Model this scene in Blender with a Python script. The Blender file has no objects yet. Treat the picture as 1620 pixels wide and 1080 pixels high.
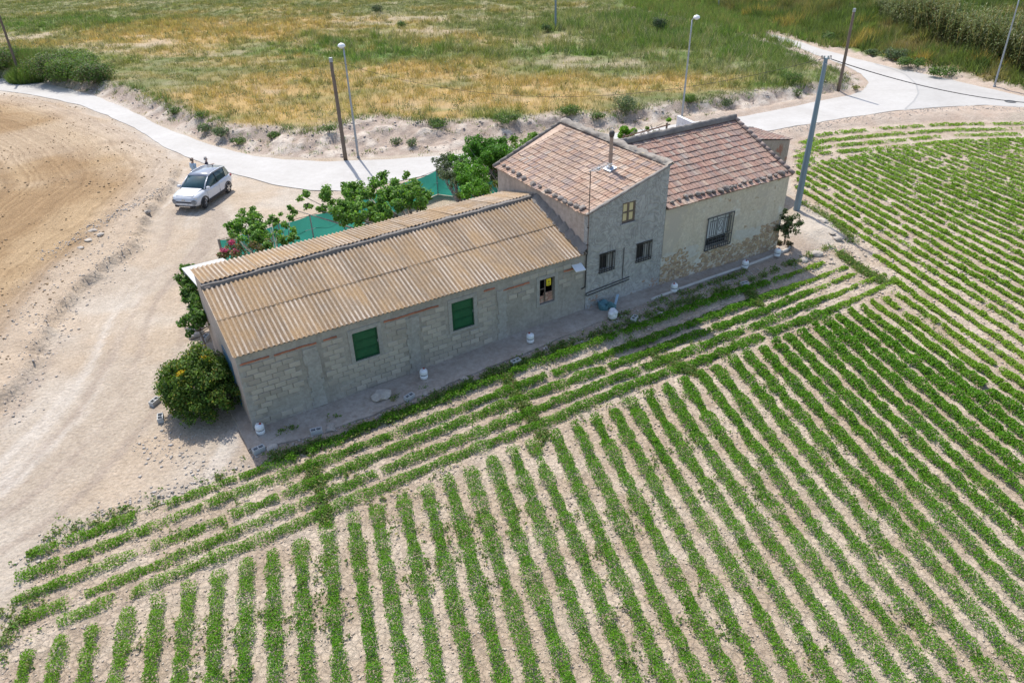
import bpy, bmesh, math, random
import numpy as np
from mathutils import Vector, Matrix

random.seed(7)
RNG = np.random.default_rng(11)
SC = bpy.context.scene
COL = SC.collection

# ------------------------------------------------------------------ camera, world, sun, exposure
CAM_H, F_PX, PITCH, ROLL = 16.0, 1156.0, math.radians(31.86), math.radians(-1.23)
FWD = np.array([0, math.cos(PITCH), -math.sin(PITCH)])
UP0 = np.array([0, math.sin(PITCH), math.cos(PITCH)])
RT0 = np.array([1.0, 0, 0])
RT = RT0 * math.cos(ROLL) + UP0 * math.sin(ROLL)
UP = -RT0 * math.sin(ROLL) + UP0 * math.cos(ROLL)
cam_d = bpy.data.cameras.new('camera')
cam_d.sensor_width = 36.0
cam_d.lens = 36.0 * F_PX / 1620.0
cam_d.clip_start, cam_d.clip_end = 0.5, 9000.0
cam = bpy.data.objects.new('camera', cam_d)
COL.objects.link(cam)
m = Matrix.Identity(4)
for i in range(3):
    m[i][0], m[i][1], m[i][2] = RT[i], UP[i], -FWD[i]
m[0][3], m[1][3], m[2][3] = 0, 0, CAM_H
cam.matrix_world = m
SC.camera = cam

SUN_EL, SHADOW_AZ = math.radians(56), math.radians(-68)     # direction the shadows fall
world = bpy.data.worlds.new('World')
SC.world = world
world.use_nodes = True
wn = world.node_tree.nodes
sky = wn.new('ShaderNodeTexSky')
sky.sky_type = 'NISHITA'
sky.sun_disc = False
sky.sun_elevation = SUN_EL
to_sun = SHADOW_AZ + math.pi
sky.sun_rotation = math.atan2(math.cos(to_sun), math.sin(to_sun))
sky.dust_density = 1.5
bgn = wn['Background']
bgn.inputs['Strength'].default_value = 0.15
world.node_tree.links.new(sky.outputs[0], bgn.inputs[0])
sun_d = bpy.data.lights.new('sun', 'SUN')
sun_d.energy = 3.5
sun_d.angle = math.radians(0.5)
sun_d.color = (1.0, 0.95, 0.87)
sun = bpy.data.objects.new('sun', sun_d)
COL.objects.link(sun)
sd_ = Vector((math.cos(SHADOW_AZ) * math.cos(SUN_EL), math.sin(SHADOW_AZ) * math.cos(SUN_EL), -math.sin(SUN_EL)))
sun.rotation_euler = sd_.to_track_quat('-Z', 'Y').to_euler()
SC.view_settings.view_transform = 'Standard'
SC.view_settings.look = 'None'
SC.view_settings.exposure = 0.58
SC.view_settings.gamma = 1.0
SC.view_settings.use_curve_mapping = False

# ------------------------------------------------------------------ survey helpers (sight lines onto real planes)
def ray(x, y):
    return FWD * F_PX + RT * (x - 810.0) - UP * (y - 540.0)
def gz(x, y, z=0.0):
    d = ray(x, y)
    return np.array([0, 0, CAM_H]) + d * ((z - CAM_H) / d[2])
def gpts(pts, z=0.0):
    return np.array([gz(x, y, z)[:2] for x, y in pts])
AX = math.radians(30.9)                                      # axis of the buildings
DX = np.array([math.cos(AX), math.sin(AX), 0])
DY = np.array([-math.sin(AX), math.cos(AX), 0])
ORG = gz(403, 682)
def uvw(x, y):                                               # world xy -> building u, v
    dx, dy = x - ORG[0], y - ORG[1]
    return dx * DX[0] + dy * DX[1], dx * DY[0] + dy * DY[1]
def W3(u, v, z=0.0):
    return ORG + DX * u + DY * v + np.array([0, 0, z])
def on_local_plane(x, y, p, n):
    pw = W3(*p); nw = DX * n[0] + DY * n[1] + np.array([0, 0, n[2]])
    d = ray(x, y); o = np.array([0, 0, CAM_H])
    P = o + d * (((pw - o) @ nw) / (d @ nw))
    u, v = uvw(P[0], P[1])
    return np.array([u, v, P[2]])

# ------------------------------------------------------------------ numeric noise and distances
def sstep(a, b, x):
    t = np.clip((x - a) / (b - a), 0, 1)
    return t * t * (3 - 2 * t)
def _hash(i, j, s):
    n = (i * 374761393 + j * 668265263 + s * 2147483647) & 0xFFFFFFFF
    n = ((n ^ (n >> 13)) * 1274126177) & 0xFFFFFFFF
    return ((n ^ (n >> 16)) & 0xFFFF) / 65535.0
def vnoise(x, y, s=0):
    x = np.asarray(x, float); y = np.asarray(y, float)
    i = np.floor(x).astype(np.int64); j = np.floor(y).astype(np.int64)
    fx, fy = x - i, y - j
    fx = fx * fx * (3 - 2 * fx); fy = fy * fy * (3 - 2 * fy)
    a = _hash(i, j, s); b = _hash(i + 1, j, s); c = _hash(i, j + 1, s); d = _hash(i + 1, j + 1, s)
    return (a * (1 - fx) + b * fx) * (1 - fy) + (c * (1 - fx) + d * fx) * fy
def fbm(x, y, s=0, o=4):
    t, a, w = 0, 0.5, 0
    for k in range(o):
        t = t + a * vnoise(np.asarray(x) * 2 ** k + 17.3 * k, np.asarray(y) * 2 ** k - 9.1 * k, s + k)
        w += a; a *= 0.5
    return t / w
def dist_line(x, y, P):
    d = np.full(np.shape(x), 1e18)
    for (x0, y0), (x1, y1) in zip(P[:-1], P[1:]):
        ex, ey = x1 - x0, y1 - y0
        L = ex * ex + ey * ey + 1e-12
        t = np.clip(((x - x0) * ex + (y - y0) * ey) / L, 0, 1)
        d = np.minimum(d, (x - x0 - t * ex) ** 2 + (y - y0 - t * ey) ** 2)
    return np.sqrt(d)
def inside(x, y, P):
    r = np.zeros(np.shape(x), bool)
    n = len(P)
    for k in range(n):
        x0, y0 = P[k]; x1, y1 = P[(k + 1) % n]
        if y0 == y1: continue
        c = ((y0 > y) != (y1 > y)) & (x < (x1 - x0) * (y - y0) / (y1 - y0) + x0)
        r ^= c
    return r
def sdist(x, y, P):                                          # positive inside
    d = dist_line(x, y, np.vstack([P, P[:1]]))
    return np.where(inside(x, y, P), d, -d)

# ------------------------------------------------------------------ outlines surveyed from the photograph
ROAD = gpts([(-90, 116), (0, 124), (60, 131), (110, 141), (150, 152), (200, 172), (260, 202), (330, 229), (400, 247), (450, 253), (520, 256),
             (600, 253), (680, 248), (740, 243), (860, 228), (1000, 207), (1080, 195), (1180, 184), (1250, 170), (1300, 159), (1345, 151),
             (1366, 143), (1374, 131), (1362, 117), (1330, 101), (1290, 87), (1262, 75), (1215, 62), (1222, 55), (1265, 66), (1300, 78),
             (1350, 92), (1410, 107), (1480, 121), (1550, 137), (1620, 153), (1760, 186),
             (1760, 184), (1620, 170), (1560, 167), (1500, 169), (1420, 175), (1340, 186), (1250, 201), (1205, 210), (1100, 226), (950, 245),
             (820, 260), (690, 274), (640, 285), (600, 292), (555, 301), (490, 302), (430, 292), (367, 274), (300, 250), (260, 232),
             (213, 202), (133, 168), (60, 152), (0, 143), (-90, 134)])
# right-hand old slab beyond the curved joint
OLD_SLAB = gpts([(1384, 101.5), (1410, 107.5), (1480, 121.5), (1550, 137.5), (1620, 153.5), (1758, 185), (1758, 183.5), (1620, 169.5), (1560, 166.5),
                 (1500, 168.5), (1432, 173.5), (1446, 160), (1453, 148), (1449, 133), (1432, 118), (1410, 108.5)])
FAR = [(400, 150), (400, 3000), (-3000, 3000), (-3000, 120)]
FOOT = gpts([(-90, 113), (0, 121), (60, 128), (110, 138), (150, 149), (200, 168), (260, 197), (330, 224), (400, 243), (450, 248), (520, 251),
             (600, 248), (680, 242), (740, 237), (860, 221), (1000, 200), (1080, 188), (1180, 176), (1250, 163), (1300, 152), (1342, 145),
             (1356, 139), (1364, 130), (1352, 118), (1322, 104), (1284, 90), (1256, 78), (1205, 64)])
MEADOW_FOOT = np.vstack([FOOT, [(FOOT[-1][0] - 12, FOOT[-1][1] + 30), (FOOT[-1][0] + 300, 1500), (FOOT[-1][0] + 300, 3000), (-3000, 3000), (-3000, FOOT[0][1] + 40)]])
BANK_H = 0.85
TOP = gpts([(-90, 100), (0, 108), (60, 112), (120, 118), (165, 126), (215, 142), (260, 158), (320, 180), (365, 196), (430, 200), (490, 204), (520, 198),
            (560, 184), (600, 180), (660, 188), (720, 190), (790, 186), (850, 180), (900, 172), (950, 178), (1000, 170), (1060, 160), (1110, 157),
            (1160, 148), (1230, 138), (1285, 130), (1325, 130), (1335, 122), (1310, 108), (1270, 95), (1235, 80), (1190, 66)], BANK_H)
MEADOW_TOP = np.vstack([TOP, [(TOP[-1][0] - 12, TOP[-1][1] + 30), (TOP[-1][0] + 290, 1500), (TOP[-1][0] + 290, 3000), (-3000, 3000), (-3000, TOP[0][1] + 40)]])
SLOPE = np.vstack([gpts([(1200, 44), (1262, 60), (1300, 72), (1350, 86), (1410, 101), (1480, 115), (1550, 131), (1620, 146), (1760, 178)]),
                   [(400, 60), (1500, 60), (1500, 3000), (gz(1200, 44)[0] + 340, 3000), (gz(1200, 44)[0] + 340, 1500), (gz(1200, 44)[0] - 6, gz(1200, 44)[1] + 32)]])
PLOUGH = np.vstack([gpts([(-90, 140), (0, 149), (60, 158), (133, 174), (213, 208), (258, 238), (286, 262), (268, 296), (230, 335), (205, 362), (160, 392),
                          (120, 432), (70, 500), (20, 570), (-60, 660)]), [(-60, 20), (-400, 20), (-400, 90)]])
GULLY = np.vstack([gpts([(288, 268), (272, 305), (240, 345), (222, 392), (206, 408), (170, 428), (140, 455), (110, 490), (85, 530), (60, 580), (0, 660), (-90, 740)]),
                   [(-60, 14), (-400, 14), (-400, 90)], gpts([(-90, 145), (0, 153), (60, 162), (133, 180), (213, 213), (258, 243)])])
FIELD = np.vstack([gpts([(1252, 222), (1300, 205), (1400, 196), (1500, 190), (1620, 191), (1760, 196)]), [(120, 55), (120, -30), (-14, -30)],
                   gpts([(-20, 1060), (10, 1000), (30, 945), (60, 880), (80, 858), (160, 828), (255, 793), (400, 738), (640, 655), (800, 590), (1010, 516), (1190, 447), (1320, 388),
                         (1352, 378), (1318, 350), (1262, 318), (1250, 290)])])
FURROW_C = PLOUGH

def apron_rise(x, y):
    u, v = uvw(x, y)
    r = 0.40 * sstep(0, 15, u) - 0.18 * sstep(18, 26, u)
    r = r * sstep(-3.2, -1.5, v) * (1 - sstep(9, 13, v)) * (1 - sstep(27.5, 31, u)) * sstep(-3, 0, u)
    return r
def road_sd(x, y): return sdist(x, y, ROAD)
def terrain(x, y, full=False):
    x = np.asarray(x, float); y = np.asarray(y, float)
    n1 = fbm(x / 3.1, y / 3.1, 1); n2 = fbm(x / 0.9, y / 0.9, 5); n3 = fbm(x / 0.33, y / 0.33, 9, 3)
    rd = road_sd(x, y)
    mf = sdist(x, y, MEADOW_FOOT); mt = sdist(x, y, MEADOW_TOP)
    t = np.where(mf <= 0, 0.0, np.where(mt >= 0, 1.0, mf / (mf - mt + 1e-6)))
    tt = np.clip(t + (n1 - 0.5) * 0.5 * np.sin(np.clip(t, 0, 1) * math.pi), 0, 1)
    h = BANK_H * (0.70 * tt + 0.30 * sstep(0.35, 0.85, tt + (n2 - 0.5) * 0.25 * (t > 0) * (t < 1)))
    bank = (t > 0) & (mt < 0.3)
    h = h + np.where(bank, (n2 - 0.5) * 0.75 * np.sin(np.clip(t, 0, 1) * math.pi) + (n3 - 0.5) * 0.22 * np.sin(np.clip(t, 0, 1) * math.pi), 0)
    h = h + np.where(mt > 0, (fbm(x / 9, y / 9, 21) - 0.5) * 1.1 * sstep(0, 6, mt) + (n2 - 0.5) * 0.22, 0)
    sl = sdist(x, y, SLOPE)
    h = h + np.where(sl > 0, 3.2 * sstep(0, 22, sl) + (n1 - 0.5) * 1.2 * sstep(0, 4, sl) + 0.25 * sstep(0, 0.8, sl), 0)
    gl = sdist(x, y, GULLY)
    u, v = uvw(x, y)
    gl_w = gl + (n2 - 0.5) * 0.9
    edge_fade = sstep(0.4, 2.0, -rd)
    h = h + np.where(gl > -1.2, 0.40 * sstep(-0.05, 0.32, gl_w) * edge_fade * (1 - 0.45 * sstep(3, 9, gl)), 0)
    h = h + np.where((gl > -0.5) & (gl < 3.5), (n2 - 0.45) * 0.18 * edge_fade, 0)
    pl = sdist(x, y, PLOUGH)
    fur = pl + (fbm(x / 11.0, y / 11.0, 15) - 0.5) * 1.1
    h = h + np.where(pl > 0.5, 0.030 * np.sin(fur * 2 * math.pi / 0.62) * sstep(0.3, 1.5, pl) + (n3 - 0.5) * 0.07, 0)
    fd = sdist(x, y, FIELD)
    h = h + np.where(fd > -0.2, (n3 - 0.5) * 0.085 + (n2 - 0.5) * 0.05 - 0.05, 0)
    yard = (rd < -0.3) & (mf < 0) & (sl < 0) & (gl < 0) & (fd < 0)
    h = h + np.where(yard, (n1 - 0.5) * 0.10 + (n3 - 0.5) * 0.025, 0)
    # low bank between road and field on the right
    rb = np.where((x > 14) & (rd < 0) & (fd < 0) & (mf < 0) & (sl < 0), np.minimum(-rd, -fd), 0)
    h = h + np.clip(rb, 0, 1.2) * 0.22 * (0.5 + n2)
    h = h + apron_rise(x, y)
    h = np.where(rd > -0.35, np.minimum(h, -0.02) * sstep(-0.35, 0.0, rd) + h * (1 - sstep(-0.35, 0.0, rd)), h)
    h = np.where(rd > 0, -0.03, h)
    if not full:
        return h
    return h, dict(rd=rd, t=t, mt=mt, mf=mf, sl=sl, gl=gl, pl=pl, fur=fur, fd=fd, n1=n1, n2=n2, n3=n3, u=u, v=v)
def ground(x, y):
    return float(terrain(np.array([x]), np.array([y]))[0])
def gpx(px, py, it=6):                                       # sight line onto the real ground
    z = 0.0
    for _ in range(it):
        P = gz(px, py, z)
        z = 0.5 * z + 0.5 * ground(P[0], P[1])
    P = gz(px, py, z)
    return np.array([P[0], P[1], ground(P[0], P[1])])

GOLD = [(gz(x, y, 1.5)[:2], r) for x, y, r in [(420, 130, 7), (650, 152, 8), (750, 160, 6), (540, 110, 9), (470, 160, 5), (280, 48, 12), (350, 40, 14), (690, 100, 6), (380, 160, 4), (150, 45, 7), (840, 120, 4), (590, 60, 9), (1050, 118, 4), (900, 130, 4)]]
LUSH = [(gz(x, y, 1.5)[:2], r) for x, y, r in [(70, 32, 9), (110, 30, 7), (1110, 50, 13), (1180, 80, 9), (1000, 30, 12), (60, 85, 5), (900, 70, 7), (1260, 110, 5), (700, 185, 2.5), (800, 180, 3), (640, 75, 7), (550, 60, 7)]]
BARE = [(gz(x, y, 1.5)[:2], r) for x, y, r in [(600, 25, 6), (980, 85, 4), (1000, 105, 3), (720, 20, 7), (30, 50, 4), (240, 60, 5), (780, 55, 5), (680, 45, 5), (885, 45, 4)]]
def blobs(x, y, B):
    r = np.zeros(np.shape(x))
    for (cx, cy), s in B:
        r = np.maximum(r, np.exp(-(((x - cx) / (1.7 * s)) ** 2 + ((y - cy) / s) ** 2)))
    return r
def mixc(a, b, t):
    return a + (b - a) * np.asarray(t)[..., None]
C = lambda *c: np.array(c, float)
def meadow_colour(x, y, mt, n1, n2):
    q = fbm(x / 6.0, y / 3.0, 31); q2 = fbm(x / 2.2, y / 1.3, 41)
    g = np.clip(blobs(x, y, GOLD) * 1.3 + (q - 0.53) * 2.0 + (q2 - .5) * .7, 0, 1)
    l = np.clip(blobs(x, y, LUSH) * 1.15 + (q2 - 0.58) * 2.0, 0, 1)
    b = np.clip(blobs(x, y, BARE) * 0.9 + (fbm(x / 3, y / 2, 51) - 0.58) * 2.6, 0, 1)
    c = np.broadcast_to(C(0.185, 0.195, 0.085), x.shape + (3,))
    c = mixc(c, C(0.43, 0.300, 0.130), g)
    c = mixc(c, C(0.115, 0.185, 0.045), l)
    c = mixc(c, C(0.42, 0.34, 0.25), b * 0.75)
    return c, g, l, b

def u_along(x, y): return 0.35 * x + 0.94 * y
def ground_colour(x, y, z):
    n1, n2, n3 = z['n1'], z['n2'], z['n3']
    big = fbm(x / 7.0, y / 7.0, 61)
    c = mixc(np.broadcast_to(C(0.420, 0.355, 0.285), x.shape + (3,)), C(0.500, 0.447, 0.382), sstep(0.35, 0.65, big))
    c = mixc(c, C(0.44, 0.345, 0.25), sstep(0.50, 0.75, n1) * 0.6)
    lane = fbm(np.abs(z['gl']) / 0.55, u_along(x, y) / 14.0, 71, 3)
    c = mixc(c, C(0.345, 0.285, 0.235), sstep(0.50, 0.66, lane) * 0.7 * (z['u'] < 4) * (z['rd'] < 0))
    c = mixc(c, C(0.58, 0.54, 0.49), sstep(0.54, 0.68, fbm(np.abs(z['gl']) / 0.9, u_along(x, y) / 18.0, 73, 3)) * 0.55 * (z['u'] < 4) * (z['rd'] < 0))
    pl = sstep(-0.6, 1.6, z['pl'] + (n1 - 0.5) * 2.5)
    soil = mixc(np.broadcast_to(C(0.320, 0.218, 0.120), x.shape + (3,)), C(0.385, 0.280, 0.168), sstep(0.35, 0.7, n1))
    lines = vnoise(z['fur'] / 0.9, x * 0 + 3.0, 12)
    soil = mixc(soil, C(0.24, 0.158, 0.085), sstep(0.45, 0.85, lines) * 0.65)
    soil = mixc(soil, C(0.50, 0.42, 0.33), sstep(0.50, 0.7, big) * 0.4)
    edge = np.clip(1 - np.abs(z['gl'] - 1.0) / 2.5, 0, 1)
    soil = mixc(soil, C(0.50, 0.43, 0.36), edge * 0.6)
    c = mixc(c, soil, pl)
    glm = sstep(-0.1, 0.4, z['gl']) * (1 - pl)
    c = mixc(c, C(0.43, 0.34, 0.25), glm * 0.8)
    # crop soil
    fd = sstep(-0.25, 0.25, z['fd'] + (n2 - 0.5) * 0.5)
    f = mixc(np.broadcast_to(C(0.430, 0.345, 0.264), x.shape + (3,)), C(0.510, 0.430, 0.345), sstep(0.35, 0.65, n2))
    f = mixc(f, C(0.36, 0.28, 0.21), sstep(0.58, 0.78, n3) * 0.4)
    c = mixc(c, f, fd)
    # strip under the front wall
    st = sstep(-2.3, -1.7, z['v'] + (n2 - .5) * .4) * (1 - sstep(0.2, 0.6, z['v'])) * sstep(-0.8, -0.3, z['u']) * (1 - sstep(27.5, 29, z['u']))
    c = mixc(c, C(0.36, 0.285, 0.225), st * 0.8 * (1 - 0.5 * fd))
    # bank
    farend = (y > 80) & (x > 3) & (z['rd'] < -2.0)
    bk = (z['t'] > 0) * ~farend * (1 - sstep(-0.6, 0.8, z['mt'] + (n2 - 0.5) * 1.6))
    bc = mixc(np.broadcast_to(C(0.385, 0.315, 0.262), x.shape + (3,)), C(0.55, 0.485, 0.415), sstep(0.45, 0.7, n2))
    bc = mixc(bc, C(0.33, 0.26, 0.22), sstep(0.52, 0.75, n3) * 0.7)
    c = mixc(c, bc, bk)
    mc, g, l, b = meadow_colour(x, y, z['mt'], n1, n2)
    mm = sstep(-0.6, 0.8, z['mt'] + (n2 - 0.5) * 1.6)
    c = mixc(c, mc, mm)
    sm = sstep(0.4, 2.0, z['sl'] + (n2 - 0.5) * 2)
    sc = mixc(np.broadcast_to(C(0.17, 0.15, 0.075), x.shape + (3,)), C(0.29, 0.22, 0.12), sstep(0.45, 0.7, n1))
    c = mixc(c, mixc(np.broadcast_to(C(0.42, 0.36, 0.30), x.shape + (3,)), C(0.33, 0.28, 0.22), n2), (z['sl'] > 0) * (z['rd'] > -4.5) * 1.0)
    c = mixc(c, sc, sm)
    gap = farend & (mm < .5) & (z['sl'] < 2)
    c = np.where(gap[..., None], C(0.15, 0.19, 0.06), c)
    # right hand verge between road and crop
    vg = (x > 14) & (z['rd'] < 0) & (z['fd'] < 0.2) & (z['mf'] < 0) & (z['sl'] < 0) & (z['v'] > 7)
    c = mixc(c, mixc(np.broadcast_to(C(0.40, 0.30, 0.235), x.shape + (3,)), C(0.50, 0.43, 0.36), n2), vg * 0.9)
    return c

# ------------------------------------------------------------------ materials
def nodes_of(name):
    M = bpy.data.materials.new(name)
    M.use_nodes = True
    nt = M.node_tree
    return M, nt, nt.nodes, nt.links, nt.nodes['Principled BSDF']
def N(nt, t, **kw):
    n = nt.nodes.new(t)
    for k, v in kw.items():
        if k in n.inputs: n.inputs[k].default_value = v
        else: setattr(n, k, v)
    return n
def noise_node(nt, co, scale, detail=4, rough=0.6, dist=0.0):
    n = N(nt, 'ShaderNodeTexNoise')
    n.inputs['Scale'].default_value = scale; n.inputs['Detail'].default_value = detail
    n.inputs['Roughness'].default_value = rough; n.inputs['Distortion'].default_value = dist
    nt.links.new(co, n.inputs['Vector'])
    return n
def ramp(nt, fac, stops):
    r = N(nt, 'ShaderNodeValToRGB')
    e = r.color_ramp.elements
    while len(e) < len(stops): e.new(0.5)
    for el, (p, c) in zip(e, stops):
        el.position = p; el.color = (*c, 1) if len(c) == 3 else c
    nt.links.new(fac, r.inputs[0])
    return r
def mixn(nt, fac, a, b, mode='MIX'):
    n = N(nt, 'ShaderNodeMix', data_type='RGBA', blend_type=mode)
    if isinstance(fac, (int, float)): n.inputs[0].default_value = fac
    else: nt.links.new(fac, n.inputs[0])
    for k, s in ((6, a), (7, b)):
        if hasattr(s, 'is_linked') or hasattr(s, 'links'): nt.links.new(s, n.inputs[k])
        else: n.inputs[k].default_value = (*s, 1)
    return n.outputs[2]
def bump(nt, b, height, strength, dist=0.05, prev=None):
    n = N(nt, 'ShaderNodeBump')
    n.inputs['Strength'].default_value = strength; n.inputs['Distance'].default_value = dist
    nt.links.new(height, n.inputs['Height'])
    if prev is not None: nt.links.new(prev, n.inputs['Normal'])
    nt.links.new(n.outputs[0], b.inputs['Normal'])
    return n.outputs[0]
def mat(name, c1, c2=None, scale=4.0, rough=0.85, bs=0.0, bscale=30.0, metal=0.0, rnd=0.0, spots=None, stretch=None, bdist=0.02):
    """general weathered surface: two tones by noise, optional spots (colour, scale, amount), bump, per-object tint"""
    M, nt, nd, lk, b = nodes_of(name)
    tc = N(nt, 'ShaderNodeTexCoord')
    co = tc.outputs['Object']
    if stretch:
        mp = N(nt, 'ShaderNodeMapping'); mp.inputs['Scale'].default_value = stretch
        lk.new(co, mp.inputs[0]); co = mp.outputs[0]
    if c2 is None: c2 = tuple(v * 0.82 for v in c1)
    n = noise_node(nt, co, scale, 6, 0.65)
    out = ramp(nt, n.outputs[0], [(0.36, c1), (0.64, c2)]).outputs[0]
    if spots:
        s = noise_node(nt, co, spots[1], 5, 0.7)
        f = ramp(nt, s.outputs[0], [(spots[2], (0, 0, 0)), (spots[2] + 0.1, (1, 1, 1))])
        out = mixn(nt, f.outputs[0], out, spots[0])
    if rnd:
        oi = N(nt, 'ShaderNodeObjectInfo')
        rr = ramp(nt, oi.outputs['Random'], [(0, (1 - rnd,) * 3), (1, (1 + rnd,) * 3)])
        out = mixn(nt, 1.0, out, rr.outputs[0], 'MULTIPLY')
    lk.new(out, b.inputs['Base Color'])
    b.inputs['Roughness'].default_value = rough; b.inputs['Metallic'].default_value = metal
    if bs:
        bn = noise_node(nt, tc.outputs['Object'], bscale, 6, 0.7)
        bump(nt, b, bn.outputs[0], bs, bdist)
    return M
# ------------------------------------------------------------------ mesh helpers
def np_mesh(name, V, F, col=None, smooth=False, uvattr=None):
    V = np.asarray(V, np.float32); F = np.asarray(F, np.int32)
    me = bpy.data.meshes.new(name)
    k = F.shape[1]
    me.vertices.add(len(V)); me.vertices.foreach_set('co', V.ravel())
    me.loops.add(F.size); me.loops.foreach_set('vertex_index', F.ravel())
    me.polygons.add(len(F)); me.polygons.foreach_set('loop_start', np.arange(0, F.size, k, dtype=np.int32))
    if smooth: me.polygons.foreach_set('use_smooth', np.ones(len(F), bool))
    me.update(calc_edges=True)
    if col is not None:
        a = me.attributes.new('Col', 'FLOAT_COLOR', 'POINT')
        c4 = np.ones((len(V), 4), np.float32); c4[:, :3] = col
        a.data.foreach_set('color', c4.ravel())
    for nm, arr in (uvattr or {}).items():
        a = me.attributes.new(nm, 'FLOAT', 'POINT'); a.data.foreach_set('value', np.asarray(arr, np.float32))
    return me
def link(name, me, m=None, parent=None, loc=None, rot=None):
    o = bpy.data.objects.new(name, me)
    COL.objects.link(o)
    if m is not None:
        if me.materials: me.materials[0] = m
        else: me.materials.append(m)
    if parent is not None: o.parent = parent
    if loc is not None: o.location = loc
    if rot is not None: o.rotation_euler = rot
    return o
def tag(o, label=None, cat=None, group=None, kind=None):
    for k, v in (('label', label), ('category', cat), ('group', group), ('kind', kind)):
        if v: o[k] = v
    return o
def thing(name, label, cat, loc=(0, 0, 0), rz=0.0, group=None):
    o = bpy.data.objects.new(name, None)
    o.empty_display_size = 0.3
    COL.objects.link(o)
    o.location = loc; o.rotation_euler = (0, 0, rz)
    return tag(o, label, cat, group)

class MB:
    """collects shapes for ONE mesh"""
    def __init__(s): s.v, s.f, s.mi, s.cur = [], [], [], 0
    def add(s, V, F):
        o = len(s.v); s.v += [tuple(p) for p in V]; s.f += [tuple(i + o for i in f) for f in F]; s.mi += [s.cur] * len(F)
        return s
    def hexa(s, P):                                            # 8 corners: bottom 4 ccw, top 4 ccw
        return s.add(P, [(3, 2, 1, 0), (4, 5, 6, 7), (0, 1, 5, 4), (1, 2, 6, 5), (2, 3, 7, 6), (3, 0, 4, 7)])
    def box(s, x0, x1, y0, y1, z0, z1):
        return s.hexa([(x0, y0, z0), (x1, y0, z0), (x1, y1, z0), (x0, y1, z0), (x0, y0, z1), (x1, y0, z1), (x1, y1, z1), (x0, y1, z1)])
    def obox(s, c, ax, ay, az, hx, hy, hz):                     # oriented box
        c = np.array(c); ax, ay, az = (np.array(a) for a in (ax, ay, az))
        P = [c + ax * hx * i + ay * hy * j + az * hz * k for k in (-1, 1) for i, j in ((-1, -1), (1, -1), (1, 1), (-1, 1))]
        return s.hexa(P)
    def tube(s, pts, rad, n=8, cap=True):
        pts = [np.array(p, float) for p in pts]
        if isinstance(rad, (int, float)): rad = [rad] * len(pts)
        V, F = [], []
        ref = np.array([0.3, 0.9, 0.2])
        for i, p in enumerate(pts):
            t = pts[min(i + 1, len(pts) - 1)] - pts[max(i - 1, 0)]
            t = t / (np.linalg.norm(t) + 1e-9)
            if abs(t @ ref) > 0.95: ref = np.array([0.9, 0.1, 0.3])
            a = np.cross(t, ref); a /= np.linalg.norm(a) + 1e-9; b = np.cross(t, a)
            for k in range(n):
                w = 2 * math.pi * k / n
                V.append(p + (a * math.cos(w) + b * math.sin(w)) * rad[i])
        for i in range(len(pts) - 1):
            for k in range(n):
                F.append((i * n + k, i * n + (k + 1) % n, (i + 1) * n + (k + 1) % n, (i + 1) * n + k))
        if cap:
            F.append(tuple(range(n - 1, -1, -1))); F.append(tuple(range((len(pts) - 1) * n, len(pts) * n)))
        return s.add(V, F)
    def lathe(s, prof, n=16, c=(0, 0, 0)):                      # prof: (r, z)
        V, F = [], []
        for r, z in prof:
            for k in range(n):
                w = 2 * math.pi * k / n
                V.append((c[0] + r * math.cos(w), c[1] + r * math.sin(w), c[2] + z))
        for i in range(len(prof) - 1):
            for k in range(n):
                F.append((i * n + k, i * n + (k + 1) % n, (i + 1) * n + (k + 1) % n, (i + 1) * n + k))
        F.append(tuple(range(n - 1, -1, -1))); F.append(tuple(range((len(prof) - 1) * n, len(prof) * n)))
        return s.add(V, F)
    def mesh(s, name, smooth=False):
        me = bpy.data.meshes.new(name)
        me.from_pydata([tuple(map(float, p)) for p in s.v], [], s.f)
        if smooth: me.polygons.foreach_set('use_smooth', [True] * len(s.f))
        if any(s.mi): me.polygons.foreach_set('material_index', s.mi)
        me.update()
        return me
    def obj(s, name, m, parent=None, smooth=False, bevel=0.0, loc=None, rot=None):
        me = s.mesh(name, smooth)
        if bevel:
            bm = bmesh.new(); bm.from_mesh(me)
            bmesh.ops.bevel(bm, geom=bm.edges[:], offset=bevel, segments=1, affect='EDGES')
            bm.to_mesh(me); bm.free()
        return link(name, me, m, parent, loc, rot)
def rock_mesh(name, seed, sx=1, sy=1, sz=0.7, sub=2, amp=0.22):
    bm = bmesh.new()
    bmesh.ops.create_icosphere(bm, subdivisions=sub, radius=1.0)
    rs = np.random.default_rng(seed); o = rs.random(3) * 40
    for v in bm.verts:
        p = v.co
        k = 1 + amp * (float(vnoise(p.x * 1.6 + o[0] + p.z, p.y * 1.6 + o[1], seed)) * 2 - 1) * 1.4
        v.co = Vector((p.x * k * sx, p.y * k * sy, p.z * k * sz))
    me = bpy.data.meshes.new(name); bm.to_mesh(me); bm.free()
    return me

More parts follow.
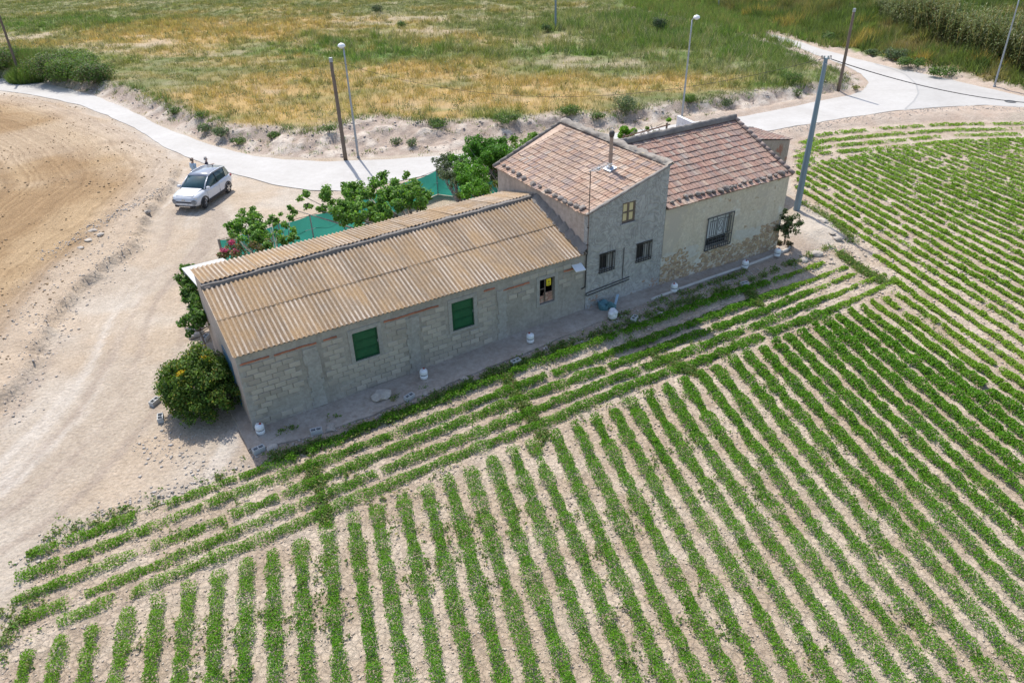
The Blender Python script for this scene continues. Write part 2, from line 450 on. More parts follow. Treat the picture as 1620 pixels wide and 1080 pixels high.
# ------------------------------------------------------------------ foliage helpers
def leaf_material():
    M, nt, nd, lk, b = nodes_of('foliage')
    at = N(nt, 'ShaderNodeAttribute', attribute_name='Col')
    lk.new(at.outputs['Color'], b.inputs['Base Color'])
    b.inputs['Roughness'].default_value = 0.6
    b.inputs['Specular IOR Level'].default_value = 0.22
    tr = N(nt, 'ShaderNodeBsdfTranslucent')
    br = N(nt, 'ShaderNodeMix', data_type='RGBA', blend_type='MULTIPLY'); br.inputs[0].default_value = 1
    lk.new(at.outputs['Color'], br.inputs[6]); br.inputs[7].default_value = (1.25, 1.35, 0.7, 1)
    lk.new(br.outputs[2], tr.inputs['Color'])
    ms = N(nt, 'ShaderNodeMixShader'); ms.inputs[0].default_value = 0.38
    lk.new(b.outputs[0], ms.inputs[1]); lk.new(tr.outputs[0], ms.inputs[2])
    lk.new(ms.outputs[0], nd['Material Output'].inputs['Surface'])
    return M
FOL = leaf_material()
def unit(a): return a / (np.linalg.norm(a, axis=-1, keepdims=True) + 1e-9)
def leaf_quads(P, size, out=None, up=0.5, rng=RNG, asp=0.55):
    n = len(P)
    nrm = rng.normal(size=(n, 3)); nrm[:, 2] += up * 1.6
    if out is not None: nrm = nrm * 0.75 + out * 1.1
    nrm = unit(nrm)
    a = unit(np.cross(nrm, rng.normal(size=(n, 3)))); b = np.cross(nrm, a)
    s = np.broadcast_to(size, (n,))[:, None]
    V = np.stack([P - a * s, P + b * s * asp - a * s * .1, P + a * s + nrm * s * -0.25, P - b * s * asp - a * s * .1], 1).reshape(-1, 3)
    F = np.arange(4 * n, dtype=np.int32).reshape(-1, 4)
    return V, F
def blades(P, h, w, rng=RNG, lean=0.45, dirs=None):
    """grass blades: one bent triangle pair each"""
    n = len(P)
    an = rng.random(n) * 2 * math.pi
    side = np.stack([np.cos(an), np.sin(an), np.zeros(n)], 1)
    ln = rng.normal(size=(n, 3)) * lean; ln[:, 2] = 1; ln = unit(ln)
    if dirs is not None: ln = unit(ln + dirs)
    h = np.broadcast_to(h, (n,))[:, None]; w = np.broadcast_to(w, (n,))[:, None]
    V = np.stack([P - side * w, P + side * w, P + ln * h], 1).reshape(-1, 3)
    return V, np.arange(3 * n, dtype=np.int32).reshape(-1, 3)
def palette(n, cols, rng=RNG, var=0.22, weights=None):
    k = rng.choice(len(cols), n, p=weights)
    c = np.array(cols, float)[k]
    return np.clip(c * (1 + rng.normal(size=(n, 1)) * var) * (1 + rng.normal(size=(n, 3)) * 0.06), 0.01, 0.9)
def clump_points(cen, rad, n, rng=RNG, flat=0.8, shell=0.55):
    d = unit(rng.normal(size=(n, 3)))
    r = (shell + (1 - shell) * rng.random(n)) ** 0.8
    lump = 0.8 + 0.45 * vnoise(d[:, 0] * 2.1 + cen[0] * 3.1 + d[:, 2], d[:, 1] * 2.1 + cen[1] * 2.3, 3)
    P = np.array(cen) + d * (r * lump)[:, None] * rad * np.array([1, 1, flat])
    return P, d

# ------------------------------------------------------------------ GROUND: one sheet to the horizon
def axis_coords(lo, hi, step, grow_lo, grow_hi, lim_lo, lim_hi):
    c = list(np.arange(lo, hi, step))
    s, q = step, []
    x = lo
    while x > lim_lo: s *= grow_lo if x > -105 else 1.35; x -= s; q.append(x)
    s, p = step, []
    x = c[-1]
    while x < lim_hi: s *= grow_hi if x < 150 else 1.35; x += s; p.append(x)
    return np.array(q[::-1] + c + p)
gx = axis_coords(-22, 22, 0.20, 1.016, 1.016, -4000, 4000)
gy = axis_coords(9, 54, 0.20, 1.35, 1.012, -4000, 5000)
XX, YY = np.meshgrid(gx, gy)
h_, Z_ = terrain(XX.ravel(), YY.ravel(), True)
cg = ground_colour(XX.ravel(), YY.ravel(), Z_)
nx, ny = len(gx), len(gy)
idx = np.arange(nx * ny).reshape(ny, nx)
GF = np.stack([idx[:-1, :-1], idx[:-1, 1:], idx[1:, 1:], idx[1:, :-1]], -1).reshape(-1, 4)
GV = np.stack([XX.ravel(), YY.ravel(), h_], 1)
def ground_material():
    M, nt, nd, lk, b = nodes_of('ground_soil')
    at = N(nt, 'ShaderNodeAttribute', attribute_name='Col')
    tc = N(nt, 'ShaderNodeTexCoord'); co = tc.outputs['Object']
    n1 = noise_node(nt, co, 1.3, 8, 0.72); n2 = noise_node(nt, co, 9.0, 6, 0.75)
    r1 = ramp(nt, n1.outputs[0], [(0.3, (0.86, 0.845, 0.83)), (0.7, (1.12, 1.12, 1.12))])
    r2 = ramp(nt, n2.outputs[0], [(0.33, (0.80, 0.78, 0.76)), (0.62, (1.10, 1.10, 1.10))])
    c = mixn(nt, 1.0, at.outputs['Color'], r1.outputs[0], 'MULTIPLY')
    c = mixn(nt, 1.0, c, r2.outputs[0], 'MULTIPLY')
    # fine plough lines that follow the field's edge
    fu = N(nt, 'ShaderNodeAttribute', attribute_name='fur'); pm = N(nt, 'ShaderNodeAttribute', attribute_name='plm')
    nz = noise_node(nt, co, 0.7, 4, 0.6)
    ad = N(nt, 'ShaderNodeMath', operation='MULTIPLY_ADD'); lk.new(nz.outputs[0], ad.inputs[0]); ad.inputs[1].default_value = 0.8; lk.new(fu.outputs['Fac'], ad.inputs[2])
    cb = N(nt, 'ShaderNodeCombineXYZ'); lk.new(ad.outputs[0], cb.inputs[0])
    ln = noise_node(nt, cb.outputs[0], 3.2, 5, 0.8)
    lr = ramp(nt, ln.outputs[0], [(0.34, (0.70, 0.67, 0.64)), (0.60, (1.10, 1.10, 1.10))])
    lm = mixn(nt, pm.outputs['Fac'], (1, 1, 1), lr.outputs[0])
    c = mixn(nt, 1.0, c, lm, 'MULTIPLY')
    lk.new(c, b.inputs['Base Color'])
    b.inputs['Roughness'].default_value = 0.95; b.inputs['Specular IOR Level'].default_value = 0.15
    vo = N(nt, 'ShaderNodeTexVoronoi', feature='F1'); vo.inputs['Scale'].default_value = 7.0; lk.new(co, vo.inputs['Vector'])
    sm = N(nt, 'ShaderNodeMath', operation='MULTIPLY_ADD'); lk.new(vo.outputs[0], sm.inputs[0]); sm.inputs[1].default_value = -0.5; lk.new(n2.outputs[0], sm.inputs[2])
    s2 = N(nt, 'ShaderNodeMath', operation='MULTIPLY'); lk.new(ln.outputs[0], s2.inputs[0]); lk.new(pm.outputs['Fac'], s2.inputs[1])
    s3 = N(nt, 'ShaderNodeMath', operation='ADD'); lk.new(sm.outputs[0], s3.inputs[0]); lk.new(s2.outputs[0], s3.inputs[1])
    # dry crust broken into plates inside the crop field
    fm = N(nt, 'ShaderNodeAttribute', attribute_name='fdm')
    wp = N(nt, 'ShaderNodeVectorMath', operation='MULTIPLY_ADD'); lk.new(n2.outputs['Color'], wp.inputs[0]); wp.inputs[1].default_value = (.16, .16, .16); lk.new(co, wp.inputs[2])
    ve = N(nt, 'ShaderNodeTexVoronoi', feature='DISTANCE_TO_EDGE'); ve.inputs['Scale'].default_value = 5.0; lk.new(wp.outputs[0], ve.inputs['Vector'])
    vr = ramp(nt, ve.outputs['Distance'], [(0.0, (0, 0, 0)), (0.10, (1, 1, 1))])
    vm = N(nt, 'ShaderNodeMath', operation='MULTIPLY'); lk.new(vr.outputs[0], vm.inputs[0]); lk.new(fm.outputs['Fac'], vm.inputs[1])
    s4 = N(nt, 'ShaderNodeMath', operation='MULTIPLY_ADD'); lk.new(vm.outputs[0], s4.inputs[0]); s4.inputs[1].default_value = 0.32; lk.new(s3.outputs[0], s4.inputs[2])
    bump(nt, b, s4.outputs[0], 0.85, 0.07)
    return M
plm = sstep(0.0, 1.5, Z_['pl'])
# wheel marks on the pale track also run along its length
u_, v_ = Z_['u'], Z_['v']
trk = (Z_['rd'] < -0.4) & (Z_['mf'] < 0) & (Z_['fd'] < -0.3) & (Z_['pl'] < 0) & (u_ < 3)
fur = np.where(Z_['pl'] > -0.5, Z_['fur'], np.abs(Z_['gl']) * 0.8)
plm = np.where(trk, 0.38 * sstep(-0.5, -2.0, Z_['pl']) * sstep(0.4, 1.5, np.abs(Z_['gl'])), plm)
me = np_mesh('ground', GV, GF, cg, True, dict(fur=fur, plm=plm, fdm=sstep(-.2, .3, Z_['fd'])))
GM = ground_material()
tag(link('ground', me, GM), kind='structure')

def poly_sheet(name, P, z, m):
    bm = bmesh.new()
    vs = [bm.verts.new((x, y, z)) for x, y in P]
    es = [bm.edges.new((vs[i], vs[(i + 1) % len(vs)])) for i in range(len(vs))]
    bmesh.ops.triangle_fill(bm, edges=es, use_beauty=True)
    for f in bm.faces:
        if f.normal.z < 0: f.normal_flip()
    me = bpy.data.meshes.new(name); bm.to_mesh(me); bm.free()
    return tag(link(name, me, m), kind='structure')
def ragged(P, amp=0.16, step=0.6, seed=3):                    # a worn, uneven slab edge
    Q = []
    n = len(P)
    for k in range(n):
        a, b = P[k], P[(k + 1) % n]
        L = np.linalg.norm(b - a); m_ = max(1, int(L / step))
        nn = np.array([-(b - a)[1], (b - a)[0]]) / (L + 1e-9)
        for j in range(m_):
            p = a + (b - a) * j / m_
            Q.append(p + nn * (float(fbm(p[0] / 1.3, p[1] / 1.3, seed)) - 0.5) * 2 * amp)
    return np.array(Q)
def concrete_road(name, c1, c2):
    M, nt, nd, lk, b = nodes_of(name)
    tc = N(nt, 'ShaderNodeTexCoord'); co = tc.outputs['Object']
    n1 = noise_node(nt, co, 0.22, 6, 0.7, 0.4); n2 = noise_node(nt, co, 2.4, 8, 0.75); n3 = noise_node(nt, co, 40, 4, 0.7)
    c = ramp(nt, n1.outputs[0], [(0.36, c1), (0.62, c2)]).outputs[0]
    st = ramp(nt, n2.outputs[0], [(0.30, (0.92, 0.91, 0.895)), (0.62, (1.03, 1.03, 1.03))])
    c = mixn(nt, 1.0, c, st.outputs[0], 'MULTIPLY')
    gr = ramp(nt, n3.outputs[0], [(0.3, (0.95, 0.95, 0.95)), (0.7, (1.03, 1.03, 1.03))])
    c = mixn(nt, 1.0, c, gr.outputs[0], 'MULTIPLY')
    lk.new(c, b.inputs['Base Color']); b.inputs['Roughness'].default_value = 0.9
    bump(nt, b, n3.outputs[0], 0.06, 0.01)
    return M
ROADM = concrete_road('pale_concrete', (0.415, 0.395, 0.37), (0.475, 0.458, 0.435))
OLDM = concrete_road('old_concrete', (0.385, 0.37, 0.35), (0.44, 0.425, 0.405))
poly_sheet('road', ragged(ROAD), 0.012, ROADM)
poly_sheet('old_road_slab', ragged(OLD_SLAB, 0.05), 0.018, OLDM)
# tarred joint between the two slabs
jm = MB()
jp = gpts([(1384, 101.5), (1410, 109), (1432, 118), (1449, 133), (1453, 148), (1446, 160), (1432, 173)])
for a, b in zip(jp[:-1], jp[1:]):
    d = (b - a) / np.linalg.norm(b - a); n_ = np.array([-d[1], d[0]])
    jm.add([(*(a - n_ * .07), .023), (*(b - n_ * .07), .023), (*(b + n_ * .07), .023), (*(a + n_ * .07), .023)], [(0, 1, 2, 3)])
tag(jm.obj('road_joint', mat('joint_grey', (0.36, 0.352, 0.34))), kind='structure')
# ------------------------------------------------------------------ building materials
def wall_mat(name, c1, c2, dirt, sc=0.9, bs=0.35, low=None, rough=0.95, swirl=False, patches=None):
    M, nt, nd, lk, b = nodes_of(name)
    tc = N(nt, 'ShaderNodeTexCoord'); co = tc.outputs['Object']
    n1 = noise_node(nt, co, sc, 7, 0.68, 0.6); n2 = noise_node(nt, co, sc * 7, 6, 0.7); n3 = noise_node(nt, co, 60, 4, 0.7)
    c = ramp(nt, n1.outputs[0], [(0.36, c1), (0.62, c2)]).outputs[0]
    mp = N(nt, 'ShaderNodeMapping'); mp.inputs['Scale'].default_value = (3.0, 3.0, 0.35); lk.new(co, mp.inputs[0])
    ns = noise_node(nt, mp.outputs[0], 1.0, 5, 0.7)
    f = ramp(nt, ns.outputs[0], [(0.52, (0, 0, 0)), (0.74, (0.7, 0.7, 0.7))])
    c = mixn(nt, f.outputs[0], c, dirt)
    f2 = ramp(nt, n2.outputs[0], [(0.3, (0.78, 0.77, 0.76)), (0.66, (1.1, 1.1, 1.1))])
    c = mixn(nt, 1.0, c, f2.outputs[0], 'MULTIPLY')
    if patches:
        for col, s_, th in patches:
            q = noise_node(nt, co, s_, 5, 0.6, 0.3)
            c = mixn(nt, ramp(nt, q.outputs[0], [(th, (0, 0, 0)), (th + 0.05, (1, 1, 1))]).outputs[0], c, col)
    lk.new(c, b.inputs['Base Color']); b.inputs['Roughness'].default_value = rough; b.inputs['Specular IOR Level'].default_value = 0.2
    if swirl:
        sn = noise_node(nt, co, 1.15, 2.5, 0.55, 0.8); sm_ = N(nt, 'ShaderNodeMath', operation='MULTIPLY'); lk.new(sn.outputs[0], sm_.inputs[0]); sm_.inputs[1].default_value = 62
        wv = N(nt, 'ShaderNodeMath', operation='SINE'); lk.new(sm_.outputs[0], wv.inputs[0])
        mk = noise_node(nt, co, 2.2, 3, 0.6); wm = N(nt, 'ShaderNodeMath', operation='MULTIPLY'); lk.new(wv.outputs[0], wm.inputs[0]); lk.new(mk.outputs[0], wm.inputs[1])
        wv = N(nt, 'ShaderNodeMath', operation='MULTIPLY_ADD'); lk.new(wm.outputs[0], wv.inputs[0]); wv.inputs[1].default_value = .8; wv.inputs[2].default_value = .5
        wr = ramp(nt, wv.outputs[0], [(0.10, (0.86, 0.86, 0.86)), (0.80, (1.07, 1.07, 1.07))]); c = mixn(nt, 1.0, c, wr.outputs[0], 'MULTIPLY'); lk.new(c, b.inputs['Base Color'])  # trowel ridges lightened and hollows darkened in colour, standing in for relief shading
        p = bump(nt, b, wv.outputs[0], 0.6, 0.03)
        bump(nt, b, n3.outputs[0], bs, 0.015, p)
    else:
        bump(nt, b, n2.outputs[0], bs, 0.04)
    return M
M_MORTAR = wall_mat('grey_mortar', (0.305, 0.278, 0.24), (0.39, 0.36, 0.315), (0.235, 0.21, 0.185), 0.9)
M_BLOCK = mat('concrete_block', (0.415, 0.368, 0.305), (0.365, 0.328, 0.278), 5, 0.95, 0.5, 60, rnd=0.16, spots=((0.34, 0.31, 0.27), 3, 0.6))
M_RENDER = wall_mat('grey_render_strip', (0.325, 0.308, 0.278), (0.395, 0.375, 0.34), (0.27, 0.25, 0.22), 1.2)
M_TOWER = wall_mat('swirled_cement_render', (0.355, 0.350, 0.335), (0.43, 0.42, 0.40), (0.28, 0.27, 0.255), 0.7, 0.5, swirl=True)
M_TOWER_SIDE = wall_mat('beige_render', (0.44, 0.36, 0.305), (0.50, 0.42, 0.36), (0.30, 0.265, 0.235), 0.8)
M_PLASTER = wall_mat('ochre_plaster', (0.56, 0.485, 0.375), (0.62, 0.555, 0.45), (0.45, 0.375, 0.29), 1.1, 0.4, patches=[((0.64, 0.61, 0.54), 0.9, 0.585), ((0.40, 0.30, 0.20), 2.3, 0.63), ((0.50, 0.44, 0.36), 0.45, 0.56)])
M_OLD = wall_mat('old_patched_wall', (0.36, 0.30, 0.25), (0.44, 0.37, 0.31), (0.28, 0.23, 0.19), 1.2, patches=[((0.34, 0.17, 0.12), 1.1, 0.60)])
M_WHITE_WALL = wall_mat('whitewash', (0.72, 0.73, 0.76), (0.78, 0.79, 0.81), (0.55, 0.55, 0.56), 1.0, 0.2)
M_RUBBLE = mat('rubble_stone', (0.50, 0.37, 0.225), (0.30, 0.215, 0.15), 4.5, 0.95, 0.5, 30, spots=((0.58, 0.52, 0.43), 3.7, 0.56))
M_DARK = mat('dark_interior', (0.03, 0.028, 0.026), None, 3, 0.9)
M_IRON = mat('black_iron', (0.035, 0.035, 0.04), (0.07, 0.06, 0.055), 8, 0.6, metal=0.3)
M_GREEN = mat('green_paint', (0.005, 0.078, 0.032), (0.008, 0.10, 0.042), 3, 0.45, 0.1, 30)
M_GREEN_FRAME = mat('green_frame_paint', (0.005, 0.075, 0.03), None, 3, 0.5)
M_BRICK = mat('red_brick', (0.46, 0.16, 0.085), (0.36, 0.13, 0.075), 7, 0.9, 0.3, 50, rnd=0.18)
M_CAP = mat('cement_cap', (0.36, 0.32, 0.275), (0.24, 0.215, 0.19), 2.2, 0.95, 0.6, 18, spots=((0.50, 0.40, 0.20), 2.5, 0.63), bdist=0.05)
M_CAP_DARK = mat('dark_mortar', (0.25, 0.225, 0.20), (0.17, 0.155, 0.14), 2.2, 0.95, 0.6, 18, bdist=0.05)
M_CONC = wall_mat('path_concrete', (0.345, 0.285, 0.232), (0.43, 0.375, 0.32), (0.255, 0.205, 0.165), 0.8)
M_WHITE = mat('white_plastic', (0.78, 0.79, 0.80), (0.70, 0.71, 0.73), 5, 0.4)
M_WOOD_DARK = mat('weathered_timber', (0.13, 0.095, 0.07), (0.20, 0.15, 0.115), 6, 0.85, 0.4, 30, stretch=(4, 4, 0.5))
M_GALV = mat('galvanised_steel', (0.36, 0.385, 0.41), (0.30, 0.32, 0.345), 3, 0.5, metal=0.35)
M_STONE = mat('field_stone', (0.47, 0.42, 0.36), (0.33, 0.29, 0.25), 4, 0.95, 0.5, 20, rnd=0.2)
M_STONE_DK = mat('lichen_stone', (0.27, 0.235, 0.205), (0.18, 0.155, 0.14), 5, 0.95, 0.5, 20, rnd=0.22)

def sheet_mat():
    M, nt, nd, lk, b = nodes_of('lichened_fibre_cement')
    tc = N(nt, 'ShaderNodeTexCoord'); co = tc.outputs['Object']
    oi = N(nt, 'ShaderNodeObjectInfo')
    off = N(nt, 'ShaderNodeVectorMath', operation='SCALE'); off.inputs[0].default_value = (31, 17, 5); lk.new(oi.outputs['Random'], off.inputs['Scale'])
    av = N(nt, 'ShaderNodeVectorMath', operation='ADD'); lk.new(co, av.inputs[0]); lk.new(off.outputs[0], av.inputs[1])
    sx = N(nt, 'ShaderNodeSeparateXYZ'); lk.new(co, sx.inputs[0])
    mp = N(nt, 'ShaderNodeMapping'); mp.inputs['Scale'].default_value = (5.0, 0.55, 1); lk.new(av.outputs[0], mp.inputs[0])
    n1 = noise_node(nt, mp.outputs[0], 1.4, 6, 0.7); n2 = noise_node(nt, av.outputs[0], 1.1, 6, 0.7); n3 = noise_node(nt, av.outputs[0], 26, 5, 0.75)
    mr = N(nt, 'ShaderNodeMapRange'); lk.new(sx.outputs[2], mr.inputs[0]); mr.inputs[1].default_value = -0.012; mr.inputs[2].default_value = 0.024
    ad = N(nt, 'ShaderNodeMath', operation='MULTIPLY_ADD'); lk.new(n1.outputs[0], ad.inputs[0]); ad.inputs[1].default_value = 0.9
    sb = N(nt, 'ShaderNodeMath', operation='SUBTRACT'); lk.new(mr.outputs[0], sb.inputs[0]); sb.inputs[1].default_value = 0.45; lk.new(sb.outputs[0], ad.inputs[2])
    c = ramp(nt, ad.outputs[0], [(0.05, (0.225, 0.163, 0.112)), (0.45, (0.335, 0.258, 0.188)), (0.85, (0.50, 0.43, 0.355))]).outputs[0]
    gy_ = ramp(nt, n2.outputs[0], [(0.38, (0.0,) * 3), (0.60, (0.75,) * 3)])
    gp = N(nt, 'ShaderNodeNewGeometry'); nb = noise_node(nt, gp.outputs['Position'], 0.9, 6, 0.7); bl = ramp(nt, nb.outputs[0], [(0.52, (0.0,) * 3), (0.68, (0.6,) * 3)])
    c = mixn(nt, gy_.outputs[0], c, (0.36, 0.245, 0.135))
    c = mixn(nt, bl.outputs[0], c, (0.25, 0.20, 0.155))
    f = ramp(nt, n3.outputs[0], [(0.33, (0.66, 0.64, 0.62)), (0.62, (1.12, 1.12, 1.12))])
    c = mixn(nt, 1.0, c, f.outputs[0], 'MULTIPLY')
    rr = ramp(nt, oi.outputs['Random'], [(0, (0.86,) * 3), (1, (1.1,) * 3)])
    c = mixn(nt, 1.0, c, rr.outputs[0], 'MULTIPLY')
    lk.new(c, b.inputs['Base Color']); b.inputs['Roughness'].default_value = 0.95; b.inputs['Specular IOR Level'].default_value = 0.15
    bump(nt, b, n3.outputs[0], 0.3, 0.01)
    return M
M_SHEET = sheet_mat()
def tile_mat(name, island, stops):
    M, nt, nd, lk, b = nodes_of(name)
    tc = N(nt, 'ShaderNodeTexCoord'); oi = N(nt, 'ShaderNodeObjectInfo'); gi = N(nt, 'ShaderNodeNewGeometry')
    rnd_ = gi.outputs['Random Per Island'] if island else oi.outputs['Random']
    c = ramp(nt, rnd_, stops).outputs[0]
    n1 = noise_node(nt, gi.outputs['Position'], 0.55, 5, 0.65); n2 = noise_node(nt, gi.outputs['Position'], 9, 5, 0.75)
    g = ramp(nt, n1.outputs[0], [(0.46, (0.0,) * 3), (0.66, (0.66,) * 3)])
    c = mixn(nt, g.outputs[0], c, (0.295, 0.215, 0.17))
    f = ramp(nt, n2.outputs[0], [(0.30, (0.68, 0.66, 0.65)), (0.60, (1.10, 1.10, 1.10))])
    c = mixn(nt, 1.0, c, f.outputs[0], 'MULTIPLY')
    lk.new(c, b.inputs['Base Color']); b.inputs['Roughness'].default_value = 0.9; b.inputs['Specular IOR Level'].default_value = 0.2
    bump(nt, b, n2.outputs[0], 0.3, 0.01)
    return M
T_STOPS = [(0.0, (0.42, 0.295, 0.215)), (0.2, (0.49, 0.36, 0.27)), (0.42, (0.38, 0.245, 0.18)), (0.62, (0.56, 0.43, 0.335)), (0.8, (0.37, 0.27, 0.225)), (0.92, (0.30, 0.235, 0.21)), (1.0, (0.50, 0.43, 0.36))]
H_STOPS = [(0.0, (0.345, 0.22, 0.175)), (0.2, (0.42, 0.275, 0.215)), (0.4, (0.31, 0.185, 0.15)), (0.6, (0.38, 0.27, 0.225)), (0.78, (0.27, 0.20, 0.18)), (0.92, (0.45, 0.345, 0.27)), (1.0, (0.34, 0.29, 0.26))]
M_TILE_T, M_TILE_TS = tile_mat('clay_tile_pale', False, T_STOPS), tile_mat('clay_tile_pale_far', True, T_STOPS)
M_TILE_H, M_TILE_HS = tile_mat('clay_tile_red', False, H_STOPS), tile_mat('clay_tile_red_far', True, H_STOPS)
M_DECK = mat('roof_bedding', (0.20, 0.13, 0.10), None, 3, 0.95)

BLD = dict(loc=tuple(ORG), rz=AX)
def building(name, label, cat):
    return thing(name, label, cat, BLD['loc'], BLD['rz'])
def wall_u(mb, u0, u1, v0, v1, zb, zt, holes=()):
    us = sorted({u0, u1, *[h[0] for h in holes], *[h[1] for h in holes]})
    for a, b in zip(us[:-1], us[1:]):
        hs = sorted([h for h in holes if h[0] <= a + 1e-6 and h[1] >= b - 1e-6], key=lambda h: h[2])
        lo = zb; segs = []
        for h in hs:
            segs.append((lo, lo, h[2], h[2])); lo = h[3]
        segs.append((lo, lo, zt(a), zt(b)))
        for (za, zb_, ta, tb) in segs:
            mb.hexa([(a, v0, za), (b, v0, zb_), (b, v1, zb_), (a, v1, za), (a, v0, ta), (b, v0, tb), (b, v1, tb), (a, v1, ta)])
    return mb
def wall_v(mb, v0, v1, u0, u1, zb, za, zc):
    return mb.hexa([(u0, v0, zb), (u1, v0, zb), (u1, v1, zb), (u0, v1, zb), (u0, v0, za), (u1, v0, za), (u1, v1, zc), (u0, v1, zc)])
def camdist(u, v, z):
    p = W3(u, v, z); return float(np.linalg.norm(p - np.array([0, 0, CAM_H])))

# ================================================================== THE LONG BLOCK SHED
shed = building('block_shed', 'long low shed of bare concrete blocks under a corrugated brown roof', 'shed')
H1, H2, H3 = (3.95, 4.90, 1.50, 2.67), (7.92, 8.87, 1.46, 2.69), (11.92, 12.66, 1.40, 2.53)
mb = MB(); wall_u(mb, 0, 14.24, 0, 0.2, -0.4, lambda u: 3.07, (H1, H2, H3)); mb.obj('front_wall', M_MORTAR, shed)
mb = MB()
wall_v(mb, 0.2, 3.6, 0, 0.2, -0.4, 3.07, 3.93); wall_v(mb, 3.6, 6.0, 0, 0.2, -0.4, 4.12, 3.70); mb.obj('end_wall', M_TOWER_SIDE, shed)
mb = MB(); mb.box(0.2, 14.24, 5.85, 6.05, -0.4, 3.66); mb.obj('rear_wall', M_MORTAR, shed)

# concrete blocks laid in courses, skipping openings, rendered pillars and smeared areas
blk = MB(); blk.box(-0.192, 0.192, -0.018, 0.02, -0.096, 0.096)
bme = blk.mesh('concrete_block')
bm = bmesh.new(); bm.from_mesh(bme); bmesh.ops.bevel(bm, geom=[e for e in bm.edges if all(v.co.y < 0 for v in e.verts)], offset=0.012, segments=1, affect='EDGES'); bm.to_mesh(bme); bm.free()
bme.materials.append(M_BLOCK)
PIL = [(2.16, 2.66), (6.03, 6.50), (9.93, 10.33)]
bands = [(0.06, 1.16, 2.765), (1.2, 3.45, 2.75), (5.18, 7.45, 2.765), (9.1, 9.95, 2.80), (10.2, 11.5, 2.585), (13.1, 13.5, 2.60)]
blocks = []
pitch_u, pitch_z = 0.402, 0.2045
for j in range(15):
    zc = 0.02 + pitch_z * (j + 0.5)
    if zc > 2.98: continue
    for i in range(37):
        uc = 0.20 + pitch_u * (i + 0.5 * (j % 2))
        if uc + 0.19 > 14.2: continue
        if zc - 0.1 < 0.40 * float(sstep(0, 15, uc)) + 0.02: continue
        if any(a - 0.19 < uc < b + 0.19 for a, b in PIL): continue
        if any(h[0] - 0.36 < uc < h[1] + 0.36 and h[2] - 0.14 < zc < h[3] + 0.14 for h in (H1, H2, H3)): continue
        if any(a - 0.1 < uc < b + 0.1 and abs(z - zc) < 0.105 for a, b, z in bands): continue
        nz = float(fbm(uc / 1.5, zc / 0.8, 77))
        if uc > 9.6 and zc < 1.75 + (nz - 0.5) * 1.6: continue          # smeared render on the right
        if nz > 0.60 and uc < 9.6 and zc < 1.0: continue
        blocks.append((camdist(uc, 0, zc), uc, zc))
blocks.sort()
for k, (_, uc, zc) in enumerate(blocks[:300]):
    o = link('concrete_block', bme, None, shed, (uc + random.uniform(-.006, .006), -0.006 + random.uniform(-.016, .012), zc + random.uniform(-.005, .005)))
    o.rotation_euler = (0, random.uniform(-.012, .012), 0)
if len(blocks) > 300:
    mb = MB()
    for _, uc, zc in blocks[300:]: mb.box(uc - .192, uc + .192, -0.02 + random.uniform(-.006, .008), 0.01, zc - .096, zc + .096)
    tag(mb.obj('concrete_blocks', M_BLOCK, shed), kind='stuff')
# rendered pillars, trowelled proud of the blocks
for k, (a, b) in enumerate(PIL):
    mb = MB(); zz = np.linspace(0.1 + 0.02 * a, 2.62, 12)
    for z0, z1 in zip(zz[:-1], zz[1:]):
        w = [random.uniform(-.05, .05) for _ in range(2)]
        mb.box(a + w[0], b + w[1], -0.030 - 0.002 * random.random(), 0.02, z0, z1 - 0.0)
    mb.obj('rendered_pillar', M_RENDER, shed)
# smooth render round each opening
for (a, b, c_, d) in (H1, H2, H3):
    mb = MB(); e = 0.15; y0, y1 = -0.026, 0.02
    mb.box(a - e, a, y0, y1, c_ - e * .6, d + e); mb.box(b, b + e, y0, y1, c_ - e * .6, d + e)
    mb.box(a, b, y0 - .002, y1, d, d + e); mb.box(a, b, y0 - .002, y1, c_ - e * .6, c_)
    mb.obj('window_surround', M_RENDER, shed)
mb = MB()                                                        # smooth quoin down the left corner
for z0 in np.arange(0.05, 3.0, 0.2045):
    mb.box(-0.022, random.choice((0.12, 0.19, 0.30)), -0.027, 0.15, z0, z0 + 0.198)
mb.obj('corner_quoin', M_RENDER, shed)
# thin red brick strips let into the wall
brk = MB(); brk.box(-0.118, 0.118, -0.035, 0.02, -0.026, 0.026); brme = brk.mesh('brick'); brme.materials.append(M_BRICK)
for a, b, z in bands:
    u = a + 0.12
    while u < b:
        if random.random() < 0.86:
            o = link('brick', brme, None, shed, (u, random.uniform(-.012, 0.004), z + random.uniform(-.012, .012)))
            o.rotation_euler = (0, random.uniform(-.05, .05), 0)
        u += 0.246
# shutters
for (a, b, c_, d) in (H1, H2):
    f = MB(); e = 0.045
    f.box(a + .002, a + e, 0.03, 0.09, c_ + .002, d - .002); f.box(b - e, b - .002, 0.03, 0.09, c_ + .002, d - .002)
    f.box(a + e, b - e, 0.03, 0.088, c_ + .002, c_ + e); f.box(a + e, b - e, 0.03, 0.088, d - e, d - .002)
    fo = f.obj('shutter', M_GREEN_FRAME, shed)
    hh = (d - c_ - 2 * e) / 3
    for k in range(3):
        p = MB(); z0 = c_ + e + hh * k
        p.box(a + e + .004, b - e - .004, 0.055, 0.085, z0 + .008, z0 + hh - .008); p.box(a + e + .06, b - e - .06, 0.042, 0.056, z0 + .06, z0 + hh - .06)
        p.obj('panel', M_GREEN, fo)
    hw_ = MB(); hw_.box(b - .035, b - .01, 0.012, 0.03, (c_ + d) / 2 - .05, (c_ + d) / 2 + .05); hw_.obj('hinge', M_GALV, fo)
